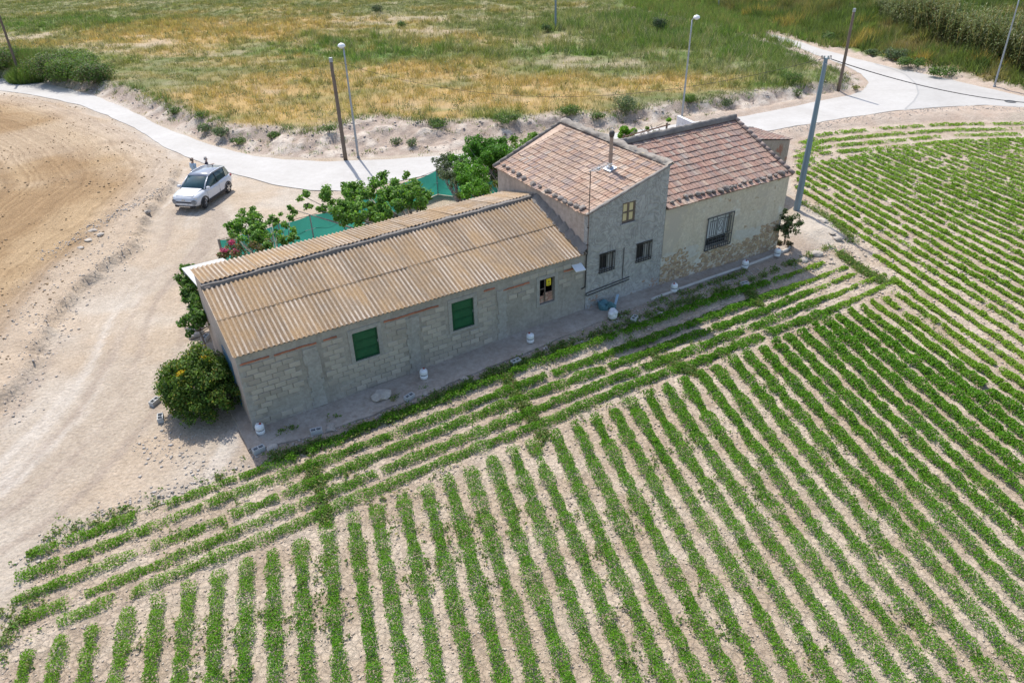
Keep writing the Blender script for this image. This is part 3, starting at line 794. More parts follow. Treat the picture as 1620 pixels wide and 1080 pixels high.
# the unglazed opening with bricks stacked inside and a yellow notice
a, b, c_, d = H3
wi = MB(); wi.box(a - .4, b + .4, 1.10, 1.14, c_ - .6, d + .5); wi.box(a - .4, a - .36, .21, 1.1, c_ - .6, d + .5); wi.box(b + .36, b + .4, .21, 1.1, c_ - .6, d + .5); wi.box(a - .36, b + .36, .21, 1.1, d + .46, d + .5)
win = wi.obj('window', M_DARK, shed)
sb_ = MB(); sb_.box(a + .30, a + .345, 0.08, 0.12, c_, d); sb_.box(a, a + .30, 0.085, 0.115, c_ + .62, c_ + .655); sb_.obj('window_bar', M_WOOD_DARK, win)
for r in range(4):
    for k in range(3):
        if r == 3 and k == 0: continue
        q = MB(); z0 = c_ + 0.005 + r * 0.098; u0 = a + 0.03 + k * 0.235 + (r % 2) * 0.03
        q.box(u0, min(u0 + 0.22, b - 0.01), 0.10 + .012 * r, 0.19, z0, z0 + 0.09)
        q.obj('brick', mat('stacked_brick', (0.42, 0.20, 0.14), (0.50, 0.36, 0.27), 6, 0.9, rnd=.2) if (r, k) == (0, 0) else bpy.data.materials['stacked_brick'], win)
sg = MB(); sg.box(a + .38, a + .60, 0.06, 0.07, d - .40, d - .08)
sgo = sg.obj('notice', mat('yellow_notice', (0.78, 0.60, 0.02), (0.72, 0.55, 0.02), 4, 0.5), win)
sg = MB(); zc = d - .22; uc = a + .49
sg.add([(uc - .055, .057, zc - .04), (uc + .055, .057, zc - .04), (uc, .057, zc + .055), (uc - .032, .0565, zc - .028), (uc + .032, .0565, zc - .028), (uc, .0565, zc + .028)], [(0, 1, 4, 3), (1, 2, 5, 4), (2, 0, 3, 5)])
sg.box(uc - .006, uc + .006, .054, .0575, zc - .018, zc + .010)
sg.box(uc - .07, uc + .07, .055, .0575, d - .36, d - .345); sg.box(uc - .05, uc + .05, .055, .0575, d - .335, d - .322)
sg.obj('notice_print', M_IRON, win)
# little white slab awning near the tower
aw = MB(); aw.hexa([(13.48, -0.34, 2.60), (13.98, -0.34, 2.56), (13.98, 0.0, 2.73), (13.48, 0.0, 2.77), (13.48, -0.34, 2.635), (13.98, -0.34, 2.595), (13.98, 0.0, 2.765), (13.48, 0.0, 2.805)])
aw.obj('awning', M_WHITE, shed)

# corrugated sheets
def corr_mesh(name, waves, wl, amp, L, t=0.012):
    n = waves * 8
    xs = np.linspace(0, waves * wl, n + 1); zs = amp * np.cos(xs / wl * 2 * math.pi)
    V, F = [], []
    for y in (0, L / 2, L):
        for x, z in zip(xs, zs): V.append((x, y, z))
    o = len(V)
    for x, z in zip(xs, zs): V.append((x, 0, z - t))
    o2 = len(V)
    for x, z in zip(xs, zs): V.append((x, 0, z))
    for j in range(2):
        for i in range(n): F.append((j * (n + 1) + i, j * (n + 1) + i + 1, (j + 1) * (n + 1) + i + 1, (j + 1) * (n + 1) + i))
    for i in range(n): F.append((o + i, o + i + 1, o2 + i + 1, o2 + i))
    me = bpy.data.meshes.new(name); me.from_pydata(V, [], F); me.polygons.foreach_set('use_smooth', [True] * (2 * n) + [False] * n); me.update(); me.materials.append(M_SHEET)
    return me
sheet_me = corr_mesh('roof_sheet', 6, 0.1700, 0.028, 1.0)
def lay_sheets(A0, A1, B0, B1, ncol, rows, parent):
    """A eave corners, B top corners; rows = list of (t0, t1, lift)"""
    A0, A1, B0, B1 = (np.array(p, float) for p in (A0, A1, B0, B1))
    for r, (t0, t1, lift) in enumerate(rows):
        for k in range(ncol):
            s0, s1 = k / ncol, (k + 1) / ncol
            P = lambda s, t: (A0 * (1 - s) + A1 * s) * (1 - t) + (B0 * (1 - s) + B1 * s) * t
            o_ = P(s0, t0); ex = P(s1, t0) - o_; ey = P(s0, t1) - o_
            nz = np.cross(ex, ey); nz /= np.linalg.norm(nz)
            o_ = o_ + nz * (lift + random.uniform(-.004, .004) + 0.006 * (k % 2))
            M4 = Matrix.Identity(4)
            for i in range(3):
                M4[i][0], M4[i][1], M4[i][2], M4[i][3] = ex[i] / 1.02 * 1.0, ey[i], nz[i], o_[i]
            o = link('roof_sheet', sheet_me, None, parent); o.matrix_local = M4
FR = ((-0.10, -0.10, 3.115), (14.18, -0.10, 3.115), (-0.10, 3.62, 3.985), (14.18, 3.86, 4.29))
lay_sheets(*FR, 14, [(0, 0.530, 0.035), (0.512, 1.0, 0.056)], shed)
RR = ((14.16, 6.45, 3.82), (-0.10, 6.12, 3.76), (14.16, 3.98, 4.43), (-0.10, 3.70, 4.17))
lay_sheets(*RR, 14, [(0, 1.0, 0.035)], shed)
# roof underside so that no light leaks in
mb = MB(); q = 0.03
mb.add([(0, 0, 3.07), (14.2, 0, 3.07), (14.2, 3.8, 4.24), (0, 3.6, 3.93), (0, 3.7, 4.11), (14.2, 3.98, 4.37), (14.2, 6.0, 3.86), (0, 6.0, 3.70)], [(0, 1, 2, 3), (4, 5, 6, 7)])
mb.obj('roof_lining', M_DARK, shed)
# the mortar step along the ridge, uneven
mb = MB(); n = 40
for k in range(n):
    s0, s1 = k / n, (k + 1) / n
    def RP(s, kk):
        b0 = np.array([-0.10 + 14.28 * s, 3.60 + .24 * s, 3.94 + .30 * s]); 
        w = 0.13 + 0.008 * math.sin(kk * 1.7); hgt = 0.235 + 0.012 * math.sin(kk * 2.3) + 0.012 * math.cos(kk * .9)
        return [b0, b0 + [0, w + .05, 0], b0 + [0, w + .05, hgt], b0 + [0, 0.015, hgt - .03]]
    p, q_ = RP(s0, k), RP(s1, k + 1)
    mb.add(p + q_, [(0, 4, 7, 3), (3, 7, 6, 2), (2, 6, 5, 1), (0, 1, 5, 4)])
mb.obj('ridge_mortar', M_CAP_DARK, shed)
# mortar fillet where the roof meets the tower
mb = MB(); n = 26
for k in range(n):
    def FP(t, kk):
        c0 = np.array([14.06, -0.08 + 3.9 * t, 3.16 + 1.17 * t]); a = .05 * math.sin(kk * 1.9) + .03 * math.sin(kk * 4.1)
        return [c0 + [-.10 - a * .8, 0, 0], c0 + [.0, 0, .10 + a * .5], c0 + [.175, 0, .26 + a], c0 + [.185, 0, -.08]]
    p, q_ = FP(k / n, k), FP((k + 1) / n, k + 1)
    mb.add(p + q_, [(0, 1, 5, 4), (1, 2, 6, 5), (2, 3, 7, 6), (3, 0, 4, 7)])
mb.obj('flashing_mortar', M_CAP_DARK, shed)
# door and fittings on the end wall
E = lambda px, py: on_local_plane(px, py, (0, 0, 0), (1, 0, 0))
dv0, dv1 = E(373, 600)[1], E(352, 548)[1]
dm = MB(); dm.box(-0.03, 0.01, min(dv0, dv1), max(dv0, dv1), 0.05, 2.05)
dr = dm.obj('door', mat('blue_door_paint', (0.05, 0.15, 0.24), (0.04, 0.12, 0.20), 3, 0.5), shed)
hm = MB(); hm.box(-0.07, -0.03, min(dv0, dv1) + .08, min(dv0, dv1) + .12, 1.0, 1.14); hm.obj('handle', M_GALV, dr)

# ================================================================== THE TOWER HOUSE
tower = building('tower_house', 'tall narrow grey cement house with a pale tiled lean roof beside the shed', 'house')
TU0, TU1 = 14.26, 18.42
tz = lambda u: 4.80 + (u - TU0) * (6.02 - 4.80) / (TU1 - TU0)
T1, T2, T3 = (16.00, 16.70, 4.00, 4.90), (14.93, 15.69, 2.06, 2.89), (16.93, 17.73, 2.02, 2.86)
mb = MB(); wall_u(mb, TU0, TU1, -0.012, 0.25, -0.2, tz, (T1, T2, T3)); mb.obj('front_wall', M_TOWER, tower)
mb = MB(); wall_v(mb, 0.25, 7.15, TU0, TU0 + 0.22, -0.2, 4.80, 4.80); mb.obj('side_wall', M_TOWER_SIDE, tower)
mb = MB(); wall_v(mb, 0.25, 7.75, TU1 - 0.22, TU1, -0.2, 6.02, 6.02); mb.obj('side_wall', M_TOWER_SIDE, tower)
mb = MB(); mb.hexa([(TU0 + .22, 6.95, -.2), (TU1 - .22, 7.5, -.2), (TU1 - .22, 7.75, -.2), (TU0 + .22, 7.15, -.2), (TU0 + .22, 6.95, 4.84), (TU1 - .22, 7.5, 5.95), (TU1 - .22, 7.75, 5.95), (TU0 + .22, 7.15, 4.84)]); mb.obj('rear_wall', M_TOWER_SIDE, tower)
mb = MB(); mb.add([(TU0 - .1, -.03, 4.80), (TU1, -.03, 6.05), (TU1, 7.85, 6.05), (TU0 - .1, 7.2, 4.80), (TU0 - .1, -.03, 4.765), (TU1, -.03, 6.015), (TU1, 7.85, 6.015), (TU0 - .1, 7.2, 4.765)],
    [(0, 1, 2, 3), (7, 6, 5, 4), (0, 4, 5, 1), (1, 5, 6, 2), (2, 6, 7, 3), (3, 7, 4, 0)]); mb.obj('roof_bedding', M_DECK, tower)

def tile_shape(w, L, t=0.016):
    prof = [(0, 0.004), (0.14 * w, 0.030), (0.30 * w, 0.030), (0.44 * w, 0.006), (0.72 * w, 0.014), (w, 0.004)]
    V, F = [], []
    for y, dz in ((0, 0.034), (L * 1.06, 0.0)):
        for x, z in prof: V.append((x, y, z + dz))
    n = len(prof); o = len(V)
    for x, z in prof: V.append((x, 0, z + 0.034 - t - 0.008))
    for i in range(n - 1): F.append((i, i + 1, n + i + 1, n + i))
    for i in range(n - 1): F.append((o + i, o + i + 1, i + 1, i))
    F.append((0, n, o)); F.append((n - 1, o + n - 1, 2 * n - 1))
    return V, F
def tile_roof(parent, P0, ex, ey, ncols, nrows, w, L, m_obj, m_stuff, shape_end=None):
    """P0 eave corner; ex along the eave, ey up the slope (unit vectors)"""
    ex, ey = np.array(ex, float), np.array(ey, float); nz = np.cross(ex, ey); nz /= np.linalg.norm(nz)
    V, F = tile_shape(w, L)
    me = bpy.data.meshes.new('roof_tile'); me.from_pydata(V, [], F); me.update(); me.materials.append(m_obj)
    items = []
    for r in range(nrows):
        lim = ncols if shape_end is None else int(shape_end(r))
        for k in range(lim):
            o_ = np.array(P0) + ex * (w * k) + ey * (L * r)
            sag = -0.03 * math.sin(math.pi * (k + .5) / ncols) * (0.5 + 0.5 * math.sin(r * .5))
            o_ = o_ + nz * (0.004 + random.uniform(-.006, .008) + sag * .5) + ex * random.uniform(-.005, .005) + ey * random.uniform(-.022, .016)
            items.append((camdist(*o_), o_, random.uniform(-.02, .02) if random.random() > .035 else random.uniform(-.16, .16)))
            if random.random() < .03: items[-1] = (items[-1][0], o_ + nz * .018 - ey * .05, items[-1][2])
    items.sort(key=lambda t: t[0])
    def mtx(o_, a):
        e1 = ex * math.cos(a) + ey * math.sin(a); e2 = -ex * math.sin(a) + ey * math.cos(a)
        M4 = Matrix.Identity(4)
        for i in range(3): M4[i][0], M4[i][1], M4[i][2], M4[i][3] = e1[i], e2[i], nz[i], o_[i]
        return M4
    for _, o_, a in items[:300]:
        o = link('roof_tile', me, None, parent); o.matrix_local = mtx(o_, a)
    rest = items[300:]
    if rest:
        mb = MB()
        for _, o_, a in rest:
            M4 = np.array(mtx(o_, a)); mb.add([(M4 @ np.array([*p, 1]))[:3] for p in V], F)
        tag(mb.obj('roof_tiles', m_stuff, parent), kind='stuff')
tl = math.hypot(TU1 - TU0 + .2, 6.06 - 4.79)
tey = np.array([TU1 - TU0 + .2, 0, 6.06 - 4.79]) / tl
# eave runs front to back: x axis of the tiles points towards the front (-v)
tile_roof(tower, (TU0 - 0.16, 7.22, 4.79), (0, -1, 0), tey, 36, 13, 0.2025, tl / 13, M_TILE_T, M_TILE_TS)
TP, TN = (TU0 - .16, 0, 4.83), (-tey[2], 0, tey[0])
# rear verge: dark half-round tiles under mortar; rear triangle beyond the last tile column
mb = MB(); mb.add([(TU0 - .16, 7.2, 4.83), (TU1, 7.2, 6.08), (TU1 + .1, 7.95, 6.12)], [(0, 1, 2)]); mb.obj('roof_bedding', M_TILE_TS, tower)
for k in range(11):
    t0, t1 = k / 11, (k + 1.08) / 11
    a_, b_ = np.array([TU0 - .18, 7.22, 4.86]), np.array([TU1 + .12, 7.92, 6.15])
    q = MB(); q.tube([a_ + (b_ - a_) * t0 + [0, 0, .012 * (k % 2)], a_ + (b_ - a_) * t1], [0.085, 0.072], 8); q.obj('verge_tile', M_CAP_DARK, tower, smooth=True)
def lumpy(pts, w, hgt, name, m, parent, seed=0, wob=0.35):
    """irregular mortar capping along a polyline"""
    mb = MB(); pts = [np.array(p, float) for p in pts]; rs = random.Random(seed); prev = None; ring = 7
    L = 0; V, F = [], []
    path = []
    for a, b in zip(pts[:-1], pts[1:]):
        n = max(2, int(np.linalg.norm(b - a) / 0.16))
        path += [a + (b - a) * k / n for k in range(n)]
    path.append(pts[-1])
    for i, p in enumerate(path):
        t = path[min(i + 1, len(path) - 1)] - path[max(i - 1, 0)]; t /= np.linalg.norm(t)
        s = np.cross(t, [0, 0, 1]); s /= np.linalg.norm(s)
        for k in range(ring):
            an = math.pi * (k / (ring - 1)); r = 1 + rs.uniform(-wob, wob) * (0 if k in (0, ring - 1) else 1)
            V.append(p + s * math.cos(an) * w * r + np.array([0, 0, math.sin(an) * hgt * r - 0.03]))
    for i in range(len(path) - 1):
        for k in range(ring - 1): F.append((i * ring + k, i * ring + k + 1, (i + 1) * ring + k + 1, (i + 1) * ring + k))
    F.append(tuple(range(ring))); F.append(tuple(range(len(V) - 1, len(V) - 1 - ring, -1)))
    mb.add(V, F); return mb.obj(name, m, parent, smooth=True)
lumpy([(TU1 + .02, -0.05, 6.10), (TU1 + .05, 7.95, 6.16)], 0.20, 0.15, 'ridge_cap', M_CAP, tower, 4, 0.42)
lumpy([(TU0 - .16, -0.02, 4.86), (TU1 + .05, -0.02, 6.12)], 0.075, 0.05, 'verge_mortar', M_CAP, tower, 5, 0.3)
# upper window: dark timber frame, two pale leaves
a, b, c_, d = T1
f = MB(); e = 0.07
f.box(a + .002, a + e, .02, .10, c_ + .002, d - .002); f.box(b - e, b - .002, .02, .10, c_ + .002, d - .002); f.box(a + e, b - e, .022, .10, d - e, d - .002); f.box(a + e, b - e, .022, .10, c_ + .002, c_ + e); f.box((a + b) / 2 - .045, (a + b) / 2 + .045, .024, .10, c_ + e, d - e)
for s in (0, 1):
    x0 = a + e if s == 0 else (a + b) / 2 + .045; x1 = (a + b) / 2 - .045 if s == 0 else b - e
    f.box(x0, x1, .03, .09, (c_ + d) / 2 - .03, (c_ + d) / 2 + .03)
wo = f.obj('window', M_WOOD_DARK, tower)
M_CREAM = mat('cream_shutter', (0.66, 0.55, 0.30), (0.60, 0.50, 0.28), 4, 0.6)
for s in (0, 1):
    x0 = a + e if s == 0 else (a + b) / 2 + .045; x1 = (a + b) / 2 - .045 if s == 0 else b - e
    for z0, z1 in ((c_ + e, (c_ + d) / 2 - .03), ((c_ + d) / 2 + .03, d - e)):
        p = MB(); p.box(x0 + .003, x1 - .003, .06, .075, z0 + .003, z1 - .003); p.obj('pane', M_CREAM, wo)
sl = MB(); sl.box(a - .06, b + .06, -.06, .02, c_ - .06, c_); sl.obj('sill', M_TOWER, wo)
def barred(h, parent, n=6, standoff=0.06):
    a, b, c_, d = h
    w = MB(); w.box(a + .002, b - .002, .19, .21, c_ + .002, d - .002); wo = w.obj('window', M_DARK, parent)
    l = MB(); x = a + (b - a) * .62
    l.box(x, b - .03, .10, .13, c_ + .05, d - .05); l.obj('shutter_leaf', mat('grey_shutter', (0.36, 0.35, 0.33), None, 3, .7) if 'grey_shutter' not in bpy.data.materials else bpy.data.materials['grey_shutter'], wo)
    s = MB(); s.box(a + .01, b - .01, .03, .18, c_ + .004, c_ + .05); s.obj('sill', M_RENDER, wo)
    g = MB(); y = -standoff
    for k in range(n + 1):
        u = a - .02 + (b - a + .04) * k / n; g.box(u - .010, u + .010, y - .010, y + .010, c_ - .05, d + .03)
    for z in (c_ - .03, c_ + .07, d - .05, d + .02): g.box(a - .03, b + .03, y - .014, y + .014, z - .012, z + .012)
    for u in (a - .02, b + .02):
        for z in (c_, d - .03): g.box(u - .012, u + .012, y, 0.0, z - .012, z + .012)
    g.obj('window_grille', M_IRON, wo)
barred(T2, tower); barred(T3, tower)
# cables and pipes clipped to the wall
g = MB(); g.tube([(16.2, -.05, 2.9), (16.2, -.05, 1.43)], .016, 6); g.obj('cable', M_IRON, tower)
g = MB(); g.tube([(16.6, -.05, 1.40), (14.3, -.05, 1.27), (14.24, -.06, 1.2)], .020, 6); g.tube([(16.6, -.05, 1.28), (14.3, -.05, 1.13), (14.24, -.06, 1.2)], .020, 6); g.obj('cable', M_IRON, tower)
g = MB(); g.tube([(14.20, -.06, 3.15), (14.19, -.06, 1.60), (14.0, -.06, 1.56)], .028, 6); g.obj('drain_pipe', M_IRON, tower)
# broken render and bare rubble at the foot
def rubble(parent, cells, name='rubble', m=None, seed=1, amp=.085):
    rs = random.Random(seed); base = [rock_mesh('r', 900 + k, 1, .5, .8, 1, .3) for k in range(3)]
    mb = MB()
    for (u, z, s) in cells:
        me = rs.choice(base); k1, k2 = s * rs.uniform(.75, 1.25), s * rs.uniform(.6, 1.0)
        V = [(u + v.co.x * k1, -0.004 + v.co.y * amp * 1.2, z + v.co.z * k2) for v in me.vertices]
        mb.add(V, [tuple(p.vertices) for p in me.polygons])
    return tag(mb.obj(name, m or M_RUBBLE, parent), kind='stuff')
cells = []
for k in range(150):
    u = random.uniform(14.3, 18.35); z = random.uniform(.25, 1.0)
    if fbm(u / .7, z / .5, 91) > 0.42 + 0.35 * (z - .25): cells.append((u, z, random.uniform(.05, .10)))
rubble(tower, cells, 'exposed_rubble', mat('brown_rubble', (0.30, 0.19, 0.135), (0.38, 0.29, 0.23), 2.5, 0.95, .5, 30), 2, .035)

# chimney flue and aerial on the tower roof
cp = on_local_plane(965, 268, TP, TN)
flue = building('chimney_flue', 'slim clay chimney pipe with dark cowl standing on the pale tiled roof', 'chimney')
cz = cp[2]
g = MB(); g.lathe([(.085, -.05), (.085, .62), (.10, .62), (.10, .70), (.082, .70), (.075, 1.38)], 12, tuple(cp)); g.obj('pipe', mat('flue_clay', (0.36, 0.27, 0.21), (0.29, 0.22, 0.175), 6, .9, .2, 30), flue, smooth=False)
g = MB(); g.lathe([(.06, 1.38), (.10, 1.42), (.125, 1.56), (.10, 1.64), (.05, 1.66)], 12, tuple(cp)); g.obj('cowl', mat('sooty_metal', (.07, .06, .06), None, 5, .7), flue, smooth=True)
g = MB()
for k in range(3):
    w = k * 2.1; g.tube([cp + [.09 * math.cos(w), .09 * math.sin(w), 1.60], cp + [.12 * math.cos(w), .12 * math.sin(w), 1.74], cp + [0, 0, 1.78]], .008, 5)
g.obj('wire_cap', M_GALV, flue)
tc_, ts_ = tey[0], tey[2]
g = MB(); g.obox(cp + np.array([0, 0, .045]), (tc_, 0, ts_), (0, 1, 0), (-ts_, 0, tc_), .20, .24, .02); g.box(cp[0] - .12, cp[0] + .12, cp[1] - .12, cp[1] + .12, cz - .05, cz + .13)
g.obj('flashing', mat('lead_flashing', (.40, .46, .55), (.50, .55, .60), 4, .4, metal=.5), flue)

aerial = building('television_aerial', 'thin television aerial on a dark mast at the front corner of the grey tower', 'aerial')
mb0 = np.array([TU0 - .03, -.07, 3.3])
def mast_top():
    lo, hi = 4.0, 9.0
    for _ in range(40):
        mid = (lo + hi) / 2; P = W3(mb0[0], mb0[1], mid) - np.array([0, 0, CAM_H])
        y = 540 - F_PX * (P @ UP) / (P @ FWD)
        if y > 270: lo = mid
        else: hi = mid
    return lo
mz = mast_top()
g = MB(); g.tube([mb0, (mb0[0], mb0[1], mz)], .020, 8); g.obj('mast', mat('rusty_mast', (.13, .09, .075), (.20, .13, .10), 6, .8), aerial)
bd = np.array([1.0, 0.22, 0.0]); bd /= np.linalg.norm(bd); sd2 = np.array([-bd[1], bd[0], 0]); top = np.array([mb0[0], mb0[1], mz - .03])
g = MB(); g.tube([top - bd * .1, top + bd * 1.35], .016, 6); g.obj('boom', M_GALV, aerial)
g = MB()
for k in range(9):
    c0 = top + bd * (.1 + .14 * k); L = .20 if k < 7 else .26; g.tube([c0 - sd2 * L, c0 + sd2 * L], .007, 5)
g.obj('rods', M_GALV, aerial)
g = MB(); g.box(top[0] + .42, top[0] + .52, top[1] + .06, top[1] + .16, top[2] - .06, top[2] + .03); g.obj('junction_box', M_GALV, aerial)
g = MB(); g.box(mb0[0] - .03, mb0[0] + .03, mb0[1] - .02, -.02, 4.25, 4.29); g.box(mb0[0] - .03, mb0[0] + .03, mb0[1] - .02, -.02, 3.50, 3.54); g.obj('bracket', M_IRON, aerial)

# ================================================================== THE STONE HOUSE
house = building('stone_house', 'low ochre plastered stone house with red tiled roof at the right-hand end', 'house')
HU0, HU1, HV = 18.45, 26.20, 3.95
HW = (21.10, 22.66, 1.52, 3.03)
mb = MB(); wall_u(mb, HU0, HU1, 0.0, 0.45, -0.2, lambda u: 4.08, (HW,)); mb.obj('front_wall', M_PLASTER, house)
mb = MB(); wall_v(mb, 0.45, HV, HU1 - .4, HU1, -0.2, 4.08 + .45 * .43, 5.78); wall_v(mb, HV, 7.9, HU1 - .4, HU1, -0.2, 5.78, 4.1); mb.obj('gable_wall', M_PLASTER, house)
mb = MB(); mb.box(HU0, HU1 - .4, 7.5, 7.9, -.2, 4.1); mb.obj('rear_wall', M_PLASTER, house)
hl = math.hypot(HV + .14, 5.86 - 4.13); hey = np.array([0, HV + .14, 5.86 - 4.13]) / hl
mb = MB()
mb.add([(HU0, -.10, 4.13), (HU1 + .08, -.10, 4.13), (HU1 + .08, HV, 5.86), (HU0, HV, 5.86), (HU0, -.10, 4.09), (HU1 + .08, -.10, 4.09), (HU1 + .08, HV, 5.82), (HU0, HV, 5.82)], [(0, 1, 2, 3), (7, 6, 5, 4), (0, 4, 5, 1), (1, 5, 6, 2)])
mb.obj('roof_bedding', M_DECK, house)
tile_roof(house, (HU0 + .02, -.14, 4.13), (1, 0, 0), hey, 37, 12, (HU1 - HU0 + .04) / 37, hl / 12, M_TILE_H, M_TILE_HS)
mb = MB(); mb.add([(HU0, HV, 5.86), (HU1 + .08, HV, 5.86), (HU1 + .08, 8.05, 4.08), (HU0, 8.05, 4.08)], [(0, 1, 2, 3)]); mb.obj('rear_roof', M_TILE_HS, house)
lumpy([(HU0 - .05, HV - .02, 5.90), (HU1 + .1, HV - .02, 5.92)], 0.13, 0.24, 'ridge_cap', M_CAP_DARK, house, 6, 0.16)
for k in range(13):
    a_, b_ = np.array([HU1 + .03, -.16, 4.20]), np.array([HU1 + .03, HV, 5.95])
    t0, t1 = k / 13, (k + 1.12) / 13
    q = MB(); q.tube([a_ + (b_ - a_) * t0 + [random.uniform(-.02, .02), 0, .03], a_ + (b_ - a_) * t1], [0.105, 0.085], 8); q.obj('verge_tile', mat('mossy_tile', (.30, .235, .205), (.22, .175, .155), 4, .95, .4, 20, rnd=.2) if k == 0 else bpy.data.materials['mossy_tile'], house, smooth=True)
HP, HN = (20, -.14, 4.17), (0, -hey[2], hey[1])
# window with white inner shutters behind wrought grille
a, b, c_, d = HW
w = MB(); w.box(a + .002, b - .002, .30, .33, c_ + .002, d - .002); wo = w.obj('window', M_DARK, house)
mw = mat('white_shutter', (.62, .64, .66), (.56, .58, .60), 4, .6)
for s in (0, 1):
    x0, x1 = (a + .05, (a + b) / 2 - .01) if s == 0 else ((a + b) / 2 + .01, b - .05)
    l = MB(); l.box(x0, x1, .20, .24, c_ + .42, d - .04); l.obj('shutter_leaf', mw, wo)
g = MB(); y = -.05
def bar(x0, z0, x1, z1, r=.011):
    g.box(min(x0, x1) - r, max(x0, x1) + r, y - .010, y + .010, min(z0, z1) - r, max(z0, z1) + r)
bar(a - .04, c_ - .05, a - .04, d + .04, .020); bar(b + .04, c_ - .05, b + .04, d + .04, .020); bar(a - .04, d + .04, b + .04, d + .04, .020); bar(a - .04, c_ - .05, b + .04, c_ - .05, .020); bar(a - .04, c_ + .5, b + .04, c_ + .5)
wd = b - a
for k in range(1, 12):
    u = a + wd * k / 12
    if k in (5, 6, 7): bar(u, c_ - .05, u, c_ + .5); continue
    lo_ = c_ + .62 if k % 2 else c_ + .5
    bar(u, lo_, u, d + .04 if k % 2 == 0 else d - .14); bar(u, c_ - .05, u, c_ + (.5 if k % 2 else .36))
for z in (c_ + .62, d - .14):
    bar(a + wd / 12, z, a + wd * 4 / 12, z); bar(a + wd * 8 / 12, z, a + wd * 11 / 12, z)
for z in (c_ + .14, c_ + .36): bar(a + wd * .12, z, a + wd * .88, z)
bar(a + wd * 4.6 / 12, c_ + .62, a + wd * 7.4 / 12, c_ + .62); bar(a + wd * 4.6 / 12, d - .1, a + wd * 7.4 / 12, d - .1); bar(a + wd * 4.6 / 12, c_ + .62, a + wd * 4.6 / 12, d - .1); bar(a + wd * 7.4 / 12, c_ + .62, a + wd * 7.4 / 12, d - .1)
g.tube([((a + b) / 2 + .11 * math.cos(t) * (1 - t / 16), y, (c_ + .5 + d) / 2 + .20 + .12 * math.sin(t)) for t in np.linspace(0, 6.28, 14)], .012, 5)
g.tube([((a + b) / 2 + .11 * math.cos(t), y, (c_ + .5 + d) / 2 - .10 + .12 * math.sin(t)) for t in np.linspace(0, 6.28, 14)], .012, 5)
for u in (a - .04, b + .04):
    for z in (c_, d): g.box(u - .014, u + .014, y, 0.0, z - .014, z + .014)
g.obj('window_grille', mat('grey_iron', (.10, .11, .13), (.07, .07, .08), 8, .5, metal=.4), wo)
# rubble courses where the plaster has fallen
cells = []
for k in range(1300):
    u = random.uniform(HU0 + .05, HU1 - .05); z = random.uniform(.25, 1.95)
    edge = 1.50 - 0.10 * math.sin(u * 1.3) + (float(fbm(u / .9, z / .5, 95)) - .5) * 1.5 + (0.25 if u < 20 else 0) + .35 * max(0, u - 24.6)
    if z < edge: cells.append((u, z, random.uniform(.06, .13)))
rubble(house, cells, 'rubble_plinth', None, 3, .075)
# white lime halo round the plaster's lower edge (a thin coat of its own)
mb = MB()
for k in range(46):
    u = random.choice([random.uniform(18.6, 20.6), random.uniform(23.0, 25.2)]); z = random.uniform(1.45, 1.85)
    n = 9; c0 = []
    r = random.uniform(.16, .34)
    yy = -0.003 - .0004 * k
    for i in range(n):
        w_ = 2 * math.pi * i / n; rr_ = r * random.uniform(.6, 1.2); c0.append((u + rr_ * 1.5 * math.cos(w_), yy, z + rr_ * .6 * math.sin(w_)))
    mb.add(c0, [tuple(range(n))])
tag(mb.obj('lime_patches', mat('lime_wash', (.58, .55, .49), (.50, .46, .39), 5, .95, .3, 30), house), kind='stuff')

# ================================================================== ANNEX BEHIND
annex = building('rear_annex', 'small patched outbuilding with low tiled roof showing behind the stone house', 'outbuilding')
az_ = lambda u: 3.30 + (32.85 - u) * 0.168
mb = MB(); wall_u(mb, 27.0, 32.85, 5.5, 5.75, -.2, az_); mb.obj('front_wall', M_OLD, annex)
mb = MB(); wall_v(mb, 5.75, 8.3, 32.6, 32.85, -.2, 3.30, 3.30); mb.obj('side_wall', M_OLD, annex)
mb = MB(); wall_v(mb, 5.75, 8.6, 26.8, 27.0, -.2, 4.7, 4.95); mb.obj('gable_wall', M_WHITE_WALL, annex)
mb = MB(); mb.hexa([(27, 8.05, -.2), (32.6, 8.05, -.2), (32.6, 8.3, -.2), (27, 8.3, -.2), (27, 8.05, az_(27)), (32.6, 8.05, az_(32.6)), (32.6, 8.3, az_(32.6)), (27, 8.3, az_(27))]); mb.obj('rear_wall', M_OLD, annex)
aex = np.array([32.95 - 27.0, 0, az_(32.95) - az_(27.0)]); al = np.linalg.norm(aex); aex /= al
mb = MB(); mb.add([(27.0, 5.46, az_(27) + .03), (32.95, 5.46, az_(32.95) + .03), (32.95, 8.35, az_(32.95) + .03), (27, 8.35, az_(27) + .03)], [(0, 1, 2, 3)]); mb.obj('roof_bedding', M_DECK, annex)
tile_roof(annex, (32.98, 5.46, az_(32.98) + .05), (0, 1, 0), -aex, 14, 17, 0.206, al / 17, M_TILE_H, M_TILE_HS)
lumpy([(27.1, 8.35, az_(27.1) + .08), (32.9, 8.35, az_(32.9) + .08)], .09, .08, 'verge_mortar', M_CAP_DARK, annex, 8)

